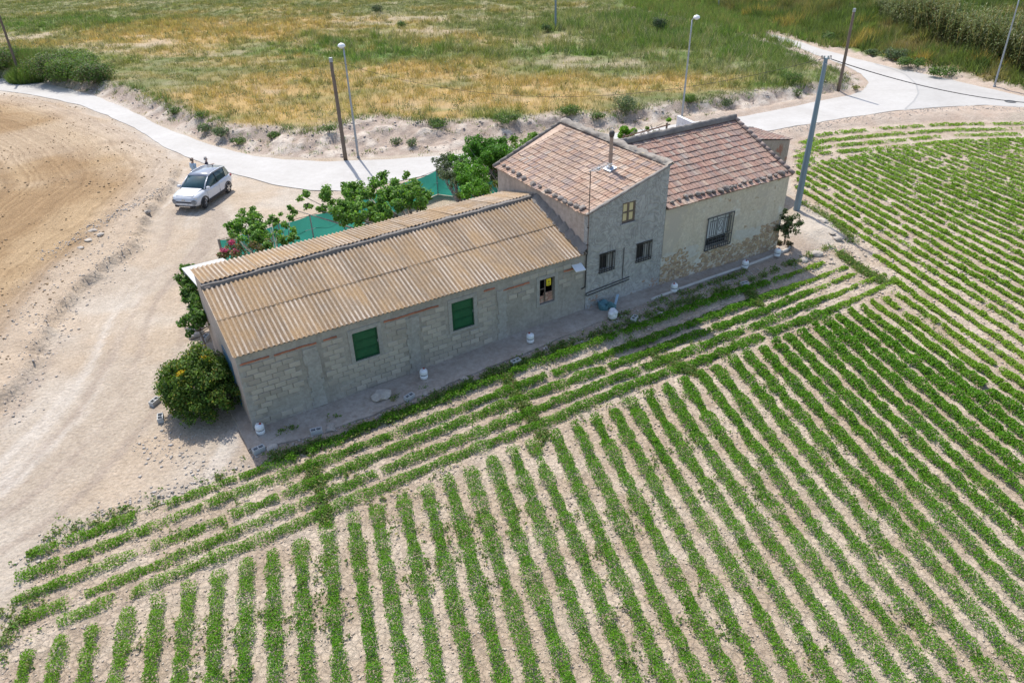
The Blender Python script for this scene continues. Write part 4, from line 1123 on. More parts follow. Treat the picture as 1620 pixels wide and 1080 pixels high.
# ------------------------------------------------------------------ path in front of the buildings
edge = [(-.46, -1.05), (0.6, -1.2), (1.7, -1.46), (3.4, -1.45), (5, -1.5), (7.5, -1.46), (10, -1.40), (13, -1.22), (16, -1.02), (20, -.84), (23.5, -.68), (26.6, -.46), (27.2, -.2)]
def apz(u, v): 
    P = W3(u, v); return ground(P[0], P[1])
mb = MB(); V, F = [], []
us = np.linspace(-.46, 27.2, 110)
for i, u in enumerate(us):
    ve = float(np.interp(u, [e_[0] for e_ in edge], [e_[1] for e_ in edge])) + (float(fbm(u / .5, 3, 17)) - .5) * .22
    base = 0.40 * float(sstep(0, 15, u)) - 0.18 * float(sstep(18, 26, u))
    for j, t in enumerate((0, .25, .5, .75, 1.0)):
        V.append((u, ve * t + 0.02 * (1 - t), base + 0.085 + 0.05 * (float(fbm(u / .6, t * 3, 19)) - .5) - .03 * t))
    V.append((u, ve - .03, base - .25))
for i in range(len(us) - 1):
    for j in range(5): F.append((i * 6 + j, i * 6 + j + 1, (i + 1) * 6 + j + 1, (i + 1) * 6 + j))
mb.add(V, F)
o = mb.obj('path', M_CONC, None, loc=BLD['loc'], rot=(0, 0, AX)); tag(o, kind='structure')
kb = MB(); pts = []
for u in np.linspace(17.2, 27.0, 40):
    ve = float(np.interp(u, [e_[0] for e_ in edge], [e_[1] for e_ in edge])) + .06
    base = 0.40 * float(sstep(0, 15, u)) - 0.18 * float(sstep(18, 26, u)); pts.append((u, ve, base + .075))
kb.tube(pts, .075, 6); o = kb.obj('kerb', mat('pale_kerb', (.56, .52, .47), (.48, .44, .39), 3, .95, .3, 20), None, smooth=True, loc=BLD['loc'], rot=(0, 0, AX)); tag(o, kind='structure')
# strip of concrete along the end wall
mb = MB(); V, F = [], []
vs_ = np.linspace(-1.0, 6.6, 30)
for i, v in enumerate(vs_):
    w_ = .46 + (float(fbm(v / .6, 5, 18)) - .5) * .12
    V += [(-w_ - .03, v, -.2), (-w_, v, .10), (0.0, v, .115)]
for i in range(len(vs_) - 1):
    for j in range(2): F.append((i * 3 + j, i * 3 + j + 1, (i + 1) * 3 + j + 1, (i + 1) * 3 + j))
mb.add(V, F); o = mb.obj('end_path', M_CONC, None, loc=BLD['loc'], rot=(0, 0, AX)); tag(o, kind='structure')
# ================================================================== CROP ROWS
def vigour(x, y):
    """how lush the crop stands: dense in the lower field, thin and pale towards the far right"""
    u, v = uvw(x, y)
    far = sstep(-0.5, 3.0, (x - 13.6) + (y - 27.5) * 0.62)
    w = 1.0 - 0.72 * far
    w = w + (fbm(x / 5, y / 5, 131) - 0.5) * 0.35
    w = w - 0.25 * (1 - sstep(-12, -6, x))
    return np.clip(w, 0.10, 1.15)
CROP_A, CROP_B, CROP_C = C(0.140, 0.315, 0.012), C(0.062, 0.185, 0.009), C(0.250, 0.390, 0.038)
def crop_row(xs, ys, width, dens, hgt, name, label, group, patch=0.0, seed=0, sparse=1.0):
    """one row of plants along a polyline (dense samples xs, ys spaced 0.1 m)"""
    rs = np.random.default_rng(1000 + seed)
    n = len(xs)
    vg = vigour(xs, ys)
    d = np.hypot(xs, ys)
    gapn = fbm(xs / 0.55 + seed * 3.3, ys / 0.55, 140 + seed % 7, 3)
    gap = sstep(0.18 + patch, 0.32 + patch, gapn + 0.12 * (vg - 0.6))
    # occasional blank stretch
    blank = sstep(0.045, 0.10, vnoise(xs / 1.1 + seed * 7.7, ys / 1.1, 150))
    keep = gap * (0.3 + 0.7 * blank) * sparse
    per = dens * np.clip(24.0 / d, 0.30, 1.9) ** 1.6 * (0.42 + 0.62 * vg) * keep
    cnt = rs.poisson(np.clip(per, 0, 80))
    k = np.repeat(np.arange(n), cnt)
    if len(k) < 3: return None
    tx, ty = np.gradient(xs), np.gradient(ys); L = np.hypot(tx, ty) + 1e-9; tx, ty = tx / L, ty / L
    wv = width * (0.50 + 0.50 * vg[k]) * (0.58 + 0.85 * vnoise(xs[k] / .28, ys[k] / .28, 160))
    off = rs.uniform(-1, 1, len(k)) * (0.72 + .45 * rs.random(len(k)))
    al = (rs.random(len(k)) - .5) * 0.12
    px = xs[k] - ty[k] * off * wv * .5 + tx[k] * al; py = ys[k] + tx[k] * off * wv * .5 + ty[k] * al
    gzv = np.interp(np.arange(n), np.arange(0, n, 4), terrain(xs[::4], ys[::4]))[k]
    top = hgt * (0.55 + 0.85 * vnoise(xs[k] / .24, ys[k] / .24, 161)) * (0.55 + 0.5 * vg[k]) * np.sqrt(np.clip(1 - (off * .88) ** 2, 0.05, 1))
    pz = gzv + top * (0.25 + 0.75 * rs.random(len(k)) ** 0.6)
    P = np.stack([px, py, pz], 1)
    size = 0.032 * np.clip(d[k] / 20.0, 0.85, 2.0) * (0.7 + 0.6 * rs.random(len(k)))
    out = np.stack([-ty[k] * off * .8, tx[k] * off * .8, 0.5 * np.ones(len(k))], 1)
    V, F = leaf_quads(P, size, out, 0.5, rs, 0.5)
    tone = rs.random((len(k), 1)); vv = np.clip(vg[k], 0, 1)[:, None]
    col = (CROP_A * tone + CROP_B * (1 - tone)) * vv + CROP_C * (1 - vv)
    dry = rs.random((len(k), 1)) < 0.05
    col = np.where(dry, C(0.30, 0.27, 0.10), col) * (1 + rs.normal(size=(len(k), 1)) * 0.16)
    me = np_mesh(name, V, F, np.repeat(np.clip(col, .01, .6), 4, 0))
    return tag(link(name, me, FOL), label, 'crop row', group)
HDR_V = [-2.10, -2.85, -3.62, -4.40, -5.15]
R_LABEL = 'long row of low green crop plants running down the sloping pale clod field'
n_rows = 0
def ordinal(n):
    one = ['', 'first', 'second', 'third', 'fourth', 'fifth', 'sixth', 'seventh', 'eighth', 'ninth', 'tenth', 'eleventh', 'twelfth', 'thirteenth', 'fourteenth', 'fifteenth', 'sixteenth', 'seventeenth', 'eighteenth', 'nineteenth']
    ten = {2: ('twenty', 'twentieth'), 3: ('thirty', 'thirtieth'), 4: ('forty', 'fortieth'), 5: ('fifty', 'fiftieth'), 6: ('sixty', 'sixtieth'), 7: ('seventy', 'seventieth')}
    if n < 20: return one[n]
    t, r = divmod(n, 10)
    return ten[t][1] if r == 0 else ten[t][0] + '-' + one[r]
bordL = np.array([(20.9, 52.6), (17.3, 42.6), (17.9, 36.2), (18.2, 34.6), (17.6, 29.6)])
top_line = gpts([(1240, 266), (1262, 261), (1417, 236), (1520, 223), (1620, 218), (1760, 217)])
XB = [-12.38 + 0.775 * k for k in range(46)]
AZ = [float(np.interp(q, [-11, -4, 6.4, 12, 20], [-73.5, -75, -78.3, -79.8, -78.6])) for q in XB]
x42 = XB[-1] + 30 / math.tan(math.radians(AZ[-1]))
for k in range(36):
    x42 += 0.75; a_ = float(np.interp(x42, [16, 20, 26, 34], [-78.4, -77.6, -74.6, -72.8])); AZ.append(a_); XB.append(x42 - 30 / math.tan(math.radians(a_)))
for k, (xb, az) in enumerate(zip(XB, AZ)):
    az = math.radians(az)
    ys = np.arange(9.4, 52, 0.10)
    xs = xb + (ys - 12) / math.tan(az) + (fbm(ys / 7, ys * 0 + k, 170) - .5) * .22
    u, v = uvw(xs, ys)
    ok = np.where(u < 27.6, v < -5.78, xs > np.interp(ys, bordL[::-1, 1], bordL[::-1, 0]) + 0.25)
    ok &= ys < np.interp(xs, top_line[:, 0], top_line[:, 1])
    ok &= np.abs(xs) < 0.62 * ys + 7.5
    ok &= xs > np.interp(ys, [9, 11, 12.5, 14, 16], [-12.2, -12.5, -12.9, -13.4, -14.2])
    if ok.sum() < 12: continue
    xs, ys = xs[ok], ys[ok]
    if crop_row(xs, ys, 0.43, 122, 0.27, 'crop_row', f'long green crop row running down the main field, {ordinal(n_rows + 1)} from the left edge', 'long crop rows down the main field', 0.0, k): n_rows += 1
for i, v in enumerate(HDR_V):
    us = np.arange((-7.0, -7.3, -7.4, -7.2, -6.4)[i], (27.2, 27.9, 28.4, 28.8, 28.9)[i], 0.10)
    vv = v + (fbm(us / 4, us * 0 + i, 180) - .5) * .25 + (0.10 * np.sin(us / 5))
    xs = ORG[0] + DX[0] * us + DY[0] * vv; ys = ORG[1] + DX[1] * us + DY[1] * vv
    sel = ~((us > -4.2) & (us < -3.5) & (i == 0))
    crop_row(xs[sel], ys[sel], 0.44, 72, 0.20, 'crop_row', 'patchy crop row parallel to the front walls, ' + ('first from the path', 'second from the path', 'third from the path', 'fourth from the path', 'fifth, touching the long rows')[i], 'crop rows along the headland by the buildings', 0.02, 300 + i, sparse=(sstep(.26, .56, fbm(us / .45, us * 0 + 5 * i, 185, 3) + .10 * (sstep(-3, 5, us) - .55)) * .55 + .45)[sel])
tl_dir = None
for i in range(4):
    px_ = [(1262, 231 + i * 9), (1300, 213 + i * 10), (1400, 203 + i * 10.5), (1500, 197 + i * 9), (1620, 196 + i * 8), (1760, 198 + i * 7)]
    Q = gpts(px_); s = np.concatenate([[0], np.cumsum(np.hypot(*np.diff(Q, axis=0).T))]); t = np.arange(0, s[-1], 0.1)
    crop_row(np.interp(t, s, Q[:, 0]), np.interp(t, s, Q[:, 1]), 0.95, 130, 0.24, 'crop_row', 'far crop row along the road verge, top right of the field, ' + ('nearest the road', 'second from the road', 'third from the road', 'fourth from the road')[i], 'crop rows along the road headland', 0.10, 330 + i)
# weeds in the cross ditches and on field edges: nobody could count these
def weed_band(name, pts, n, spread, size, cols, hgt=.22, seed=5, world_pts=False, kind='stuff'):
    rs = np.random.default_rng(seed)
    Q = pts if world_pts else gpts(pts)
    s = np.concatenate([[0], np.cumsum(np.hypot(*np.diff(Q, axis=0).T))]); t = rs.random(n) * s[-1]
    x = np.interp(t, s, Q[:, 0]); y = np.interp(t, s, Q[:, 1])
    g = fbm(x / .6, y / .6, seed + 190); keep = g > 0.44
    x, y = x[keep] + rs.normal(size=keep.sum()) * spread, y[keep] + rs.normal(size=keep.sum()) * spread
    return x, y
WEED = [(0.10, 0.20, 0.035), (0.14, 0.25, 0.05), (0.17, 0.22, 0.07), (0.26, 0.25, 0.11)]
wx, wy = [], []
for pts, n, sp in [([(492, 735), (505, 780), (520, 838)], 500, .13), ([(800, 600), (835, 650), (862, 695)], 550, .13), ([(1000, 540), (1060, 575), (1100, 590)], 700, .15),
                   ([(1178, 460), (1210, 490), (1242, 522)], 700, .14), ([(1325, 402), (1370, 430), (1410, 452)], 700, .16),
                   ([(410, 728), (480, 712), (640, 655), (800, 592), (900, 555)], 1500, .12), ([(900, 555), (1010, 515), (1190, 450), (1320, 392)], 700, .12),
                   ([(0, 1040), (35, 960), (70, 880)], 160, .3), ([(80, 850), (255, 792), (400, 735)], 170, .2), ([(430, 690), (560, 655), (700, 610)], 260, .08),
                   ([(1262, 318), (1318, 350), (1350, 382)], 350, .2), ([(960, 520), (1100, 470), (1200, 430)], 260, .1)]:
    a, b = weed_band('w', pts, n, sp, .05, WEED, seed=len(wx) + 3); wx.append(a); wy.append(b)
wx, wy = np.concatenate(wx), np.concatenate(wy)
# stray weeds between the lower rows
rs = np.random.default_rng(77); x = rs.uniform(-13, 18, 15000); y = rs.uniform(9.5, 30, 15000); u, v = uvw(x, y)
k = (v < -1.9) & (np.abs(x) < .62 * y + 6) & (fbm(x / 1.2, y / 1.2, 211) > .60) & (sdist(x, y, FIELD) > 0); wx = np.concatenate([wx, x[k][:1500]]); wy = np.concatenate([wy, y[k][:1500]])
rep = 9; X = np.repeat(wx, rep) + RNG.normal(size=len(wx) * rep) * .05; Y = np.repeat(wy, rep) + RNG.normal(size=len(wx) * rep) * .05
Zg = terrain(X, Y)
V, F = leaf_quads(np.stack([X, Y, Zg + RNG.random(len(X)) * .16], 1), 0.042 * (0.7 + .6 * RNG.random(len(X))), None, .5)
tag(link('weeds', np_mesh('weeds', V, F, np.repeat(palette(len(X), WEED), 4, 0)), FOL), kind='stuff')

# soil clods: loose lumps all over the crop field, verge and plough edge
def clods(name, x, y, s, m, seed):
    rs = np.random.default_rng(seed); n = len(x)
    z = terrain(x, y)
    base = np.array([(1, 0, 0), (0, 1, 0), (-1, 0, 0), (0, -1, 0), (0, 0, 1), (0, 0, -1)], float)
    fc = np.array([(0, 1, 4), (1, 2, 4), (2, 3, 4), (3, 0, 4), (1, 0, 5), (2, 1, 5), (3, 2, 5), (0, 3, 5)])
    B = base[None] * (0.6 + 0.8 * rs.random((n, 6, 1))) * np.array([1, 1, .62])
    a = rs.random(n) * 6.28; ca, sa = np.cos(a)[:, None], np.sin(a)[:, None]
    Bx = B[..., 0] * ca - B[..., 1] * sa; By = B[..., 0] * sa + B[..., 1] * ca
    V = np.stack([Bx * s[:, None] + x[:, None], By * s[:, None] + y[:, None], B[..., 2] * s[:, None] + z[:, None] + s[:, None] * .25], -1).reshape(-1, 3)
    F = (fc[None] + 6 * np.arange(n)[:, None, None]).reshape(-1, 3)
    return tag(link(name, np_mesh(name, V, F), m), kind='stuff')
M_CLOD = mat('clod_soil', (0.52, 0.445, 0.37), (0.44, 0.36, 0.285), 2, .95, .3, 25)
rs = np.random.default_rng(5)
n = 62000; y = 9.3 + 42 * rs.random(n) ** 1.5; x = (rs.random(n) - .42) * (1.5 * y + 14)
fdv = sdist(x, y, FIELD); k = (fdv > 0.1) & (np.abs(x) < .62 * y + 8); x, y = x[k], y[k]
clods('soil_clods', x, y, (0.012 + 0.036 * rs.random(len(x)) ** 2.6) * np.clip(y / 16, .9, 2.0), M_CLOD, 6)
M_RUB = mat('pale_rubble', (0.52, 0.47, 0.42), (0.40, 0.35, 0.30), 3, .95, .3, 25)
px = []; 
for pts, n, sp in [([(222, 392), (170, 428), (110, 490), (60, 580), (0, 680)], 700, .45), ([(70, 420), (150, 370), (215, 335), (262, 305)], 700, .3), ([(0, 560), (60, 470), (130, 420), (200, 372)], 350, .7), ([(225, 690), (262, 720), (330, 735)], 220, .5), ([(1262, 330), (1310, 350), (1352, 382), (1310, 405), (1240, 430)], 500, .22),
                   ([(400, 722), (640, 645), (900, 548), (1200, 436)], 1300, .22), ([(40, 880), (160, 815), (300, 770), (390, 735)], 450, .25), ([(1205, 214), (1340, 192), (1500, 176), (1620, 178)], 1500, .5), ([(200, 196), (330, 250), (400, 270)], 0, .3)]:
    if not n: continue
    Q = gpts(pts); s = np.concatenate([[0], np.cumsum(np.hypot(*np.diff(Q, axis=0).T))]); t = rs.random(n) * s[-1]
    px.append(np.stack([np.interp(t, s, Q[:, 0]) + rs.normal(size=n) * sp, np.interp(t, s, Q[:, 1]) + rs.normal(size=n) * sp], 1))
px = np.concatenate(px); k = road_sd(px[:, 0], px[:, 1]) < -.2; px = px[k]
clods('rubble', px[:, 0], px[:, 1], 0.016 + 0.055 * rs.random(len(px)) ** 3.0, M_RUB, 8)

rs = np.random.default_rng(12); n = 9000; y = rs.uniform(22, 80, n); x = rs.uniform(-52, -14, n)
k = (sdist(x, y, PLOUGH) > -.3) & (np.abs(x) < .76 * y + 4) & (vnoise(x / 2.0, y / 2.0, 291) > .3); x, y = x[k], y[k]
clods('plough_clods', x, y, .025 + .06 * rs.random(len(x)) ** 2.6, mat('plough_clod', (.37, .26, .155), (.28, .19, .11), 1.5, .95, .3, 20), 14)

# ================================================================== MEADOW GRASS AND SCRUB
def scatter_region(n, seed, xr, yr, test, pw=1.0):
    rs = np.random.default_rng(seed)
    y = yr[0] + (yr[1] - yr[0]) * rs.random(n) ** pw; x = xr[0] + (xr[1] - xr[0]) * rs.random(n)
    k = (np.abs(x) < 0.78 * y + 6) & test(x, y)
    return x[k], y[k], rs
def tufts(name, x, y, hgt, w, col, nb, rs, spread=.14, lean=.45):
    n = len(x)
    X = np.repeat(x, nb) + rs.normal(size=n * nb) * spread; Y = np.repeat(y, nb) + rs.normal(size=n * nb) * spread
    Zt = np.repeat(terrain(x, y), nb) - .03
    H = np.repeat(hgt, nb) * (.55 + .7 * rs.random(n * nb)); Wd = np.repeat(w, nb) * (.7 + .6 * rs.random(n * nb))
    V, F = blades(np.stack([X, Y, Zt], 1), H, Wd, rs, lean)
    c = np.repeat(col, nb, 0) * (1 + rs.normal(size=(n * nb, 1)) * .17)
    return tag(link(name, np_mesh(name, V, F, np.repeat(np.clip(c, .01, .8), 3, 0)), FOL), kind='stuff')
x, y, rs = scatter_region(130000, 21, (-105, 62), (44, 146), lambda x, y: sdist(x, y, MEADOW_TOP) > -.4 + .8 * (fbm(x / .9, y / .9, 5) - .5), 0.9)
mt = sdist(x, y, MEADOW_TOP); n1 = fbm(x / 3.1, y / 3.1, 1); n2 = fbm(x / .9, y / .9, 5)
c, g, l, b = meadow_colour(x, y, mt, n1, n2)
keep = rs.random(len(x)) > np.clip(b * .8 + .62 * (vnoise(x / .75, y / .75, 237) < .42), 0, .95); x, y, c, g, l = x[keep], y[keep], c[keep], g[keep], l[keep]
hump = .6 + .9 * fbm(x / 1.6, y / 1.6, 231)
big_lush = blobs(x, y, [LUSH[2], LUSH[3], LUSH[4]])
hgt = (.20 + .24 * g + .16 * l + .55 * big_lush) * hump * (.55 + .95 * vnoise(x / .8, y / .8, 236)); wdt = np.clip(.015 * y / 60, .012, .04) * (1 + .5 * l)
tint = 1 + (rs.random((len(x), 1)) - .5) * .6
hue = rs.random((len(x), 1)); c = c * tint; c = np.where(hue < .16, C(.33, .29, .20), c); c = np.where(hue > .88, C(.10, .13, .065), c)
tufts('meadow_grass', x, y, hgt * 1.25, wdt, c * 1.05, 9, rs, .19, .55)
rs = np.random.default_rng(61); n = 13000; x = rs.uniform(-95, 55, n); y = rs.uniform(50, 135, n)
k = (sdist(x, y, MEADOW_TOP) > .3) & (np.abs(x) < .76 * y + 4) & (fbm(x / 3.5, y / 2.5, 301) > .52) & (rs.random(n) < .75); x, y = x[k], y[k]
rep = 16; X = np.repeat(x, rep) + rs.normal(size=len(x) * rep) * .17; Y = np.repeat(y, rep) + rs.normal(size=len(x) * rep) * .17
V, F = leaf_quads(np.stack([X, Y, terrain(X, Y) + rs.random(len(X)) ** .7 * np.repeat(.18 + .35 * rs.random(len(x)), rep)], 1), .06 * (.7 + .7 * rs.random(len(X))), None, .4, rs)
tag(link('meadow_herbs', np_mesh('meadow_herbs', V, F, np.repeat(palette(len(X), [(.12, .155, .075), (.155, .185, .10), (.09, .125, .05), (.19, .185, .12)], rs, .22), 4, 0)), FOL), kind='stuff')
# green fringe along the lip and foot of the bank
x, y, rs = scatter_region(60000, 27, (-75, 40), (44, 112), lambda x, y: (np.abs(sdist(x, y, MEADOW_TOP) + .2) < .9 * fbm(x / 2.3, y / 2.3, 311) + .2) & (fbm(x / 2.0, y / 2.0, 313) > .43) & (road_sd(x, y) < -.3))
tufts('lip_weeds', x, y, .22 + .45 * fbm(x / 1.1, y / 1.1, 315), np.full(len(x), .020), palette(len(x), [(.10, .16, .05), (.13, .19, .065), (.20, .21, .09)], rs, .25), 10, rs, .17, .7)
# scrub on the right-hand slope
x, y, rs = scatter_region(56000, 22, (15, 100), (62, 135), lambda x, y: sdist(x, y, SLOPE) > .9 + 2.0 * (fbm(x / 1.3, y / 1.3, 241) - .5), 1.0)
n1 = fbm(x / 4.5, y / 3.0, 251); n2 = fbm(x / 1.5, y / 1.5, 252)
sl = sdist(x, y, SLOPE)
c = mixc(np.broadcast_to(C(.150, .195, .062), x.shape + (3,)), C(.27, .22, .11), sstep(.48, .66, n1)); c = mixc(c, C(.085, .13, .042), sstep(.5, .66, n2) * .8); c = mixc(c, C(.40, .29, .10), sstep(.62, .72, fbm(x / 2.6, y / 2.0, 253)) * (1 - sstep(4, 12, sl)))
hgt = (.40 + 1.25 * fbm(x / 2.1, y / 2.1, 254)) * (.6 + .8 * sstep(.3, .65, n2)) * sstep(.2, 2.5, sl) + .12
tufts('slope_scrub', x, y, hgt, np.full(len(x), .032) * (1 + .6 * rs.random(len(x))), c * (1 + (rs.random((len(x), 1)) - .5) * .5), 8, rs, .20, .6)
# tall lush growth closing off the far end of the side road
x, y, rs = scatter_region(36000, 26, (5, 60), (86, 150), lambda x, y: (sdist(x, y, MEADOW_FOOT) < .3) & (sdist(x, y, SLOPE) < 1.2) & (road_sd(x, y) < -.5))
tufts('far_reeds', x, y, .5 + .8 * fbm(x / 1.8, y / 1.8, 281), np.full(len(x), .032), palette(len(x), [(.12, .19, .05), (.16, .22, .065), (.24, .23, .11)], rs, .25), 8, rs, .18, .4)
# sparse weeds and dry grass on the eroded bank and along the verges
x, y, rs = scatter_region(24000, 23, (-75, 40), (44, 112), lambda x, y: (sdist(x, y, MEADOW_FOOT) > -.5) & (sdist(x, y, MEADOW_TOP) < .6) & (fbm(x / 1.5, y / 1.2, 261) > .50) & (road_sd(x, y) < -.15))
c = palette(len(x), [(.10, .165, .045), (.14, .20, .06), (.28, .24, .12)], rs, .25)
tufts('bank_weeds', x, y, .12 + .22 * rs.random(len(x)), np.full(len(x), .022), c, 9, rs, .13, .7)
# loose stones and lumps of the bank
rs = np.random.default_rng(9); n = 26000; x = rs.uniform(-60, 42, n); y = rs.uniform(44, 100, n)
k = (sdist(x, y, MEADOW_FOOT) > 0) & (sdist(x, y, MEADOW_TOP) < .4) & (fbm(x / 1.1, y / 1.1, 271) > .46); x, y = x[k], y[k]
clods('bank_clods', x, y, .03 + .11 * rs.random(len(x)) ** 2.2, mat('bank_lumps', (.50, .435, .39), (.36, .30, .26), 1.5, .95, .4, 15), 10)
# reed bed on the far right: stems with drooping blades
rs = np.random.default_rng(31); Q = gpts([(1418, 66), (1470, 86), (1520, 104), (1580, 122), (1660, 142), (1760, 165)]); n = 1000
s = np.concatenate([[0], np.cumsum(np.hypot(*np.diff(Q, axis=0).T))]); t = rs.random(n) * s[-1]; dp = rs.random(n) ** .8 * 9
x = np.interp(t, s, Q[:, 0]) + dp * .12; y = np.interp(t, s, Q[:, 1]) + 1.2 + dp
z = terrain(x, y); hh = (2.9 + 1.6 * rs.random(n)) * (.35 + .65 * sstep(0, 9, t)) * (.75 + .4 * vnoise(t / 1.6, dp / 1.6, 3)); ln = rs.normal(size=(n, 2)) * .16
VV, FF, CC = [], [], []
B0 = np.stack([x, y, z - .05], 1); T0 = B0 + np.stack([ln[:, 0] * hh, ln[:, 1] * hh, hh], 1)
sd3 = np.array([.028, .008, 0]); VV.append(np.stack([B0 - sd3, B0 + sd3, T0 + sd3 * .5, T0 - sd3 * .5], 1).reshape(-1, 3)); CC.append(np.repeat(palette(n, [(.27, .20, .11), (.32, .25, .14), (.20, .17, .09)], rs, .2), 4, 0))
for q in range(22):
    f_ = .22 + .78 * (q + rs.random(n)) / 22; p = B0 + (T0 - B0) * f_[:, None]; a = rs.random(n) * 6.28; L = .34 + .38 * rs.random(n)
    d = np.stack([np.cos(a), np.sin(a), .55 - .7 * rs.random(n)], 1); sv = unit(np.cross(d, [0, 0, 1])) * .042
    e = p + d * L[:, None]; VV.append(np.stack([p - sv * .5, p + d * L[:, None] * .45 + sv + [0, 0, .07], e - [0, 0, .12], p + d * L[:, None] * .45 - sv + [0, 0, .07]], 1).reshape(-1, 3))
    CC.append(np.repeat(palette(n, [(.135, .175, .06), (.185, .215, .095), (.095, .13, .045), (.30, .30, .20)], rs, .25, [.4, .3, .2, .1]), 4, 0))
V = np.concatenate(VV); tag(link('reed_bed', np_mesh('reed_bed', V, np.arange(len(V)).reshape(-1, 4), np.concatenate(CC)), FOL), kind='stuff')

# ================================================================== SHRUBS, EACH A PLANT OF ITS OWN
def shrub(P, r, h, cols, label, group=None, n=None, leaf=.05, seed=0, name='shrub', cat='shrub', grassy=False):
    rs = np.random.default_rng(4000 + seed)
    t = thing(name, label, cat, tuple(P), 0, group)
    d0 = math.hypot(P[0], P[1]); n = n or int(np.clip(1300 * r * h * (40 / d0), 220, 2600))
    g = MB()
    for k in range(4):
        a = k * 1.6 + rs.random(); g.tube([(0, 0, -.08), (math.cos(a) * r * .3, math.sin(a) * r * .3, h * .45), (math.cos(a) * r * .55, math.sin(a) * r * .55, h * .75)], [.03, .02, .008], 5)
    g.obj('stem', M_WOOD_DARK, t)
    if grassy:
        a = rs.random(n) * 6.28; q = r * np.sqrt(rs.random(n)) * .9; Pb = np.stack([np.cos(a) * q, np.sin(a) * q, -.05 + 0 * q], 1)
        top = h * (.55 + .6 * rs.random(n)) * np.clip(1.15 - (q / r) ** 2 * .8, .2, 1.2)
        V, F = blades(Pb, top, np.full(n, leaf), rs, .35, np.stack([np.cos(a), np.sin(a), 0 * a], 1) * (q / r)[:, None] * .5); rep = 3
    else:
        pts, dirs = [], []
        m_ = 7
        for k in range(m_):
            a = rs.random() * 6.28; q = r * .55 * math.sqrt(rs.random()); zc = h * (.42 + .22 * rs.random())
            p, dd = clump_points((math.cos(a) * q, math.sin(a) * q, zc), min(r * .62, h * .62), n // m_, rs, .85 * min(1, h / r), .45); pts.append(p); dirs.append(dd)
        Pp, Dd = np.concatenate(pts), np.concatenate(dirs); k = Pp[:, 2] > .0; Pp, Dd = Pp[k], Dd[k]
        V, F = leaf_quads(Pp, leaf * (.7 + .6 * rs.random(len(Pp))), Dd, .45, rs); rep = 4
    c = palette(len(V) // rep, cols, rs, .22)
    link('crown', np_mesh('crown', V, F, np.repeat(c, rep, 0)), FOL, t)
    return t
G1 = [(.10, .165, .045), (.13, .20, .062), (.07, .12, .035)]
G2 = [(.11, .155, .080), (.145, .19, .105), (.08, .12, .06)]
G3 = [(.11, .19, .035), (.085, .15, .03), (.15, .22, .05)]
BANK_SHRUBS = [
    (985, 172, .95, .95, G2, 'rounded grey green shrub on the bank lip behind the tower roof'),
    (945, 190, .55, .45, G1, 'low dark green shrub on the bank slope just left of the rounded grey one'),
    (900, 178, .9, .65, G1, 'wide dark shrub hanging over the bank behind the tower, left of the rounded one'),
    (800, 190, 1.2, .65, G1, 'broad low shrub along the bank lip above the lemon tree'),
    (690, 198, 1.1, .60, G1, 'broad low shrub on the bank lip above the olive tree'),
    (628, 225, .40, .40, G2, 'small shrub alone on the bare bank right of the street lamp'),
    (650, 228, .45, .42, G2, 'slightly larger shrub beside the small one on the bare bank, right of the lamp'),
    (430, 216, .75, .5, G1, 'green shrub on the pale bank left of the wooden pole'),
    (350, 212, 1.0, .62, G2, 'largest shrub in the clump at the bend of the road'),
    (325, 202, .7, .55, G2, 'left shrub in the clump at the bend of the road'),
    (375, 226, .75, .45, G1, 'lowest shrub in the clump, touching the bend of the road'),
    (275, 178, .6, .55, G1, 'pale shrub on the bank above the start of the road bend'),
    (320, 182, .55, .45, G1, 'shrub on the bank crest directly above the bend clump'),
    (520, 206, .55, .45, G1, 'leafy shrub at the foot of the wooden pole beside the road'),
    (1092, 160, .8, .65, G3, 'bright green shrub on the bank at the right of the far street lamp'),
    (1150, 158, .55, .5, G2, 'shrub on the bank beside the bare eroded patch, behind the stone house'),
    (1262, 150, .45, .5, G1, 'small shrub standing low on the bank just left of the big blue grey pole'),
    (1250, 128, .9, .8, G1, 'large dark shrub on the meadow edge behind the big blue grey pole'),
    (1352, 138, .5, .35, [(.17, .19, .06), (.22, .21, .09)], 'yellowish low plant on the point of land at the road fork'),
    (1040, 48, .8, 1.7, [(.055, .085, .05), (.07, .10, .06)], 'tall dark bush alone in the lush far meadow'),
    (865, 47, .6, .8, [(.05, .085, .035), (.07, .11, .045)], 'dark bush beside the thin grey pole in the far meadow'),
    (598, 16, .9, .9, [(.06, .085, .05), (.08, .105, .06)], 'dark bush at the top edge of the meadow, left of the thin pole'),
    (636, 40, .6, .6, G1, 'small dark green bush below the one at the top edge of the meadow'),
    (1412, 92, 1.2, 1.0, G2, 'blue green bush at the foot of the slope across from the road fork'),
    (1375, 84, .8, .6, G2, 'smaller blue green bush left of its twin at the foot of the slope'),
    (1440, 104, 1.3, .9, G1, 'broad leafy bush by the road at the foot of the slope'),
    (1490, 118, 1.2, .8, G1, 'broad leafy bush on the road edge left of the reeds'),
    (1310, 62, 1.0, .9, G1, 'dark bush at the edge of the climbing side road'),
]
for k, (px_, py_, r, h, cols, lab) in enumerate(BANK_SHRUBS):
    P = gpx(px_, py_ + 4); r, h = r * 1.35, h * 1.25; shrub(P, r, h, cols, lab, 'shrubs on the bank and meadow', leaf=.06 if P[1] < 70 else .085, seed=k)
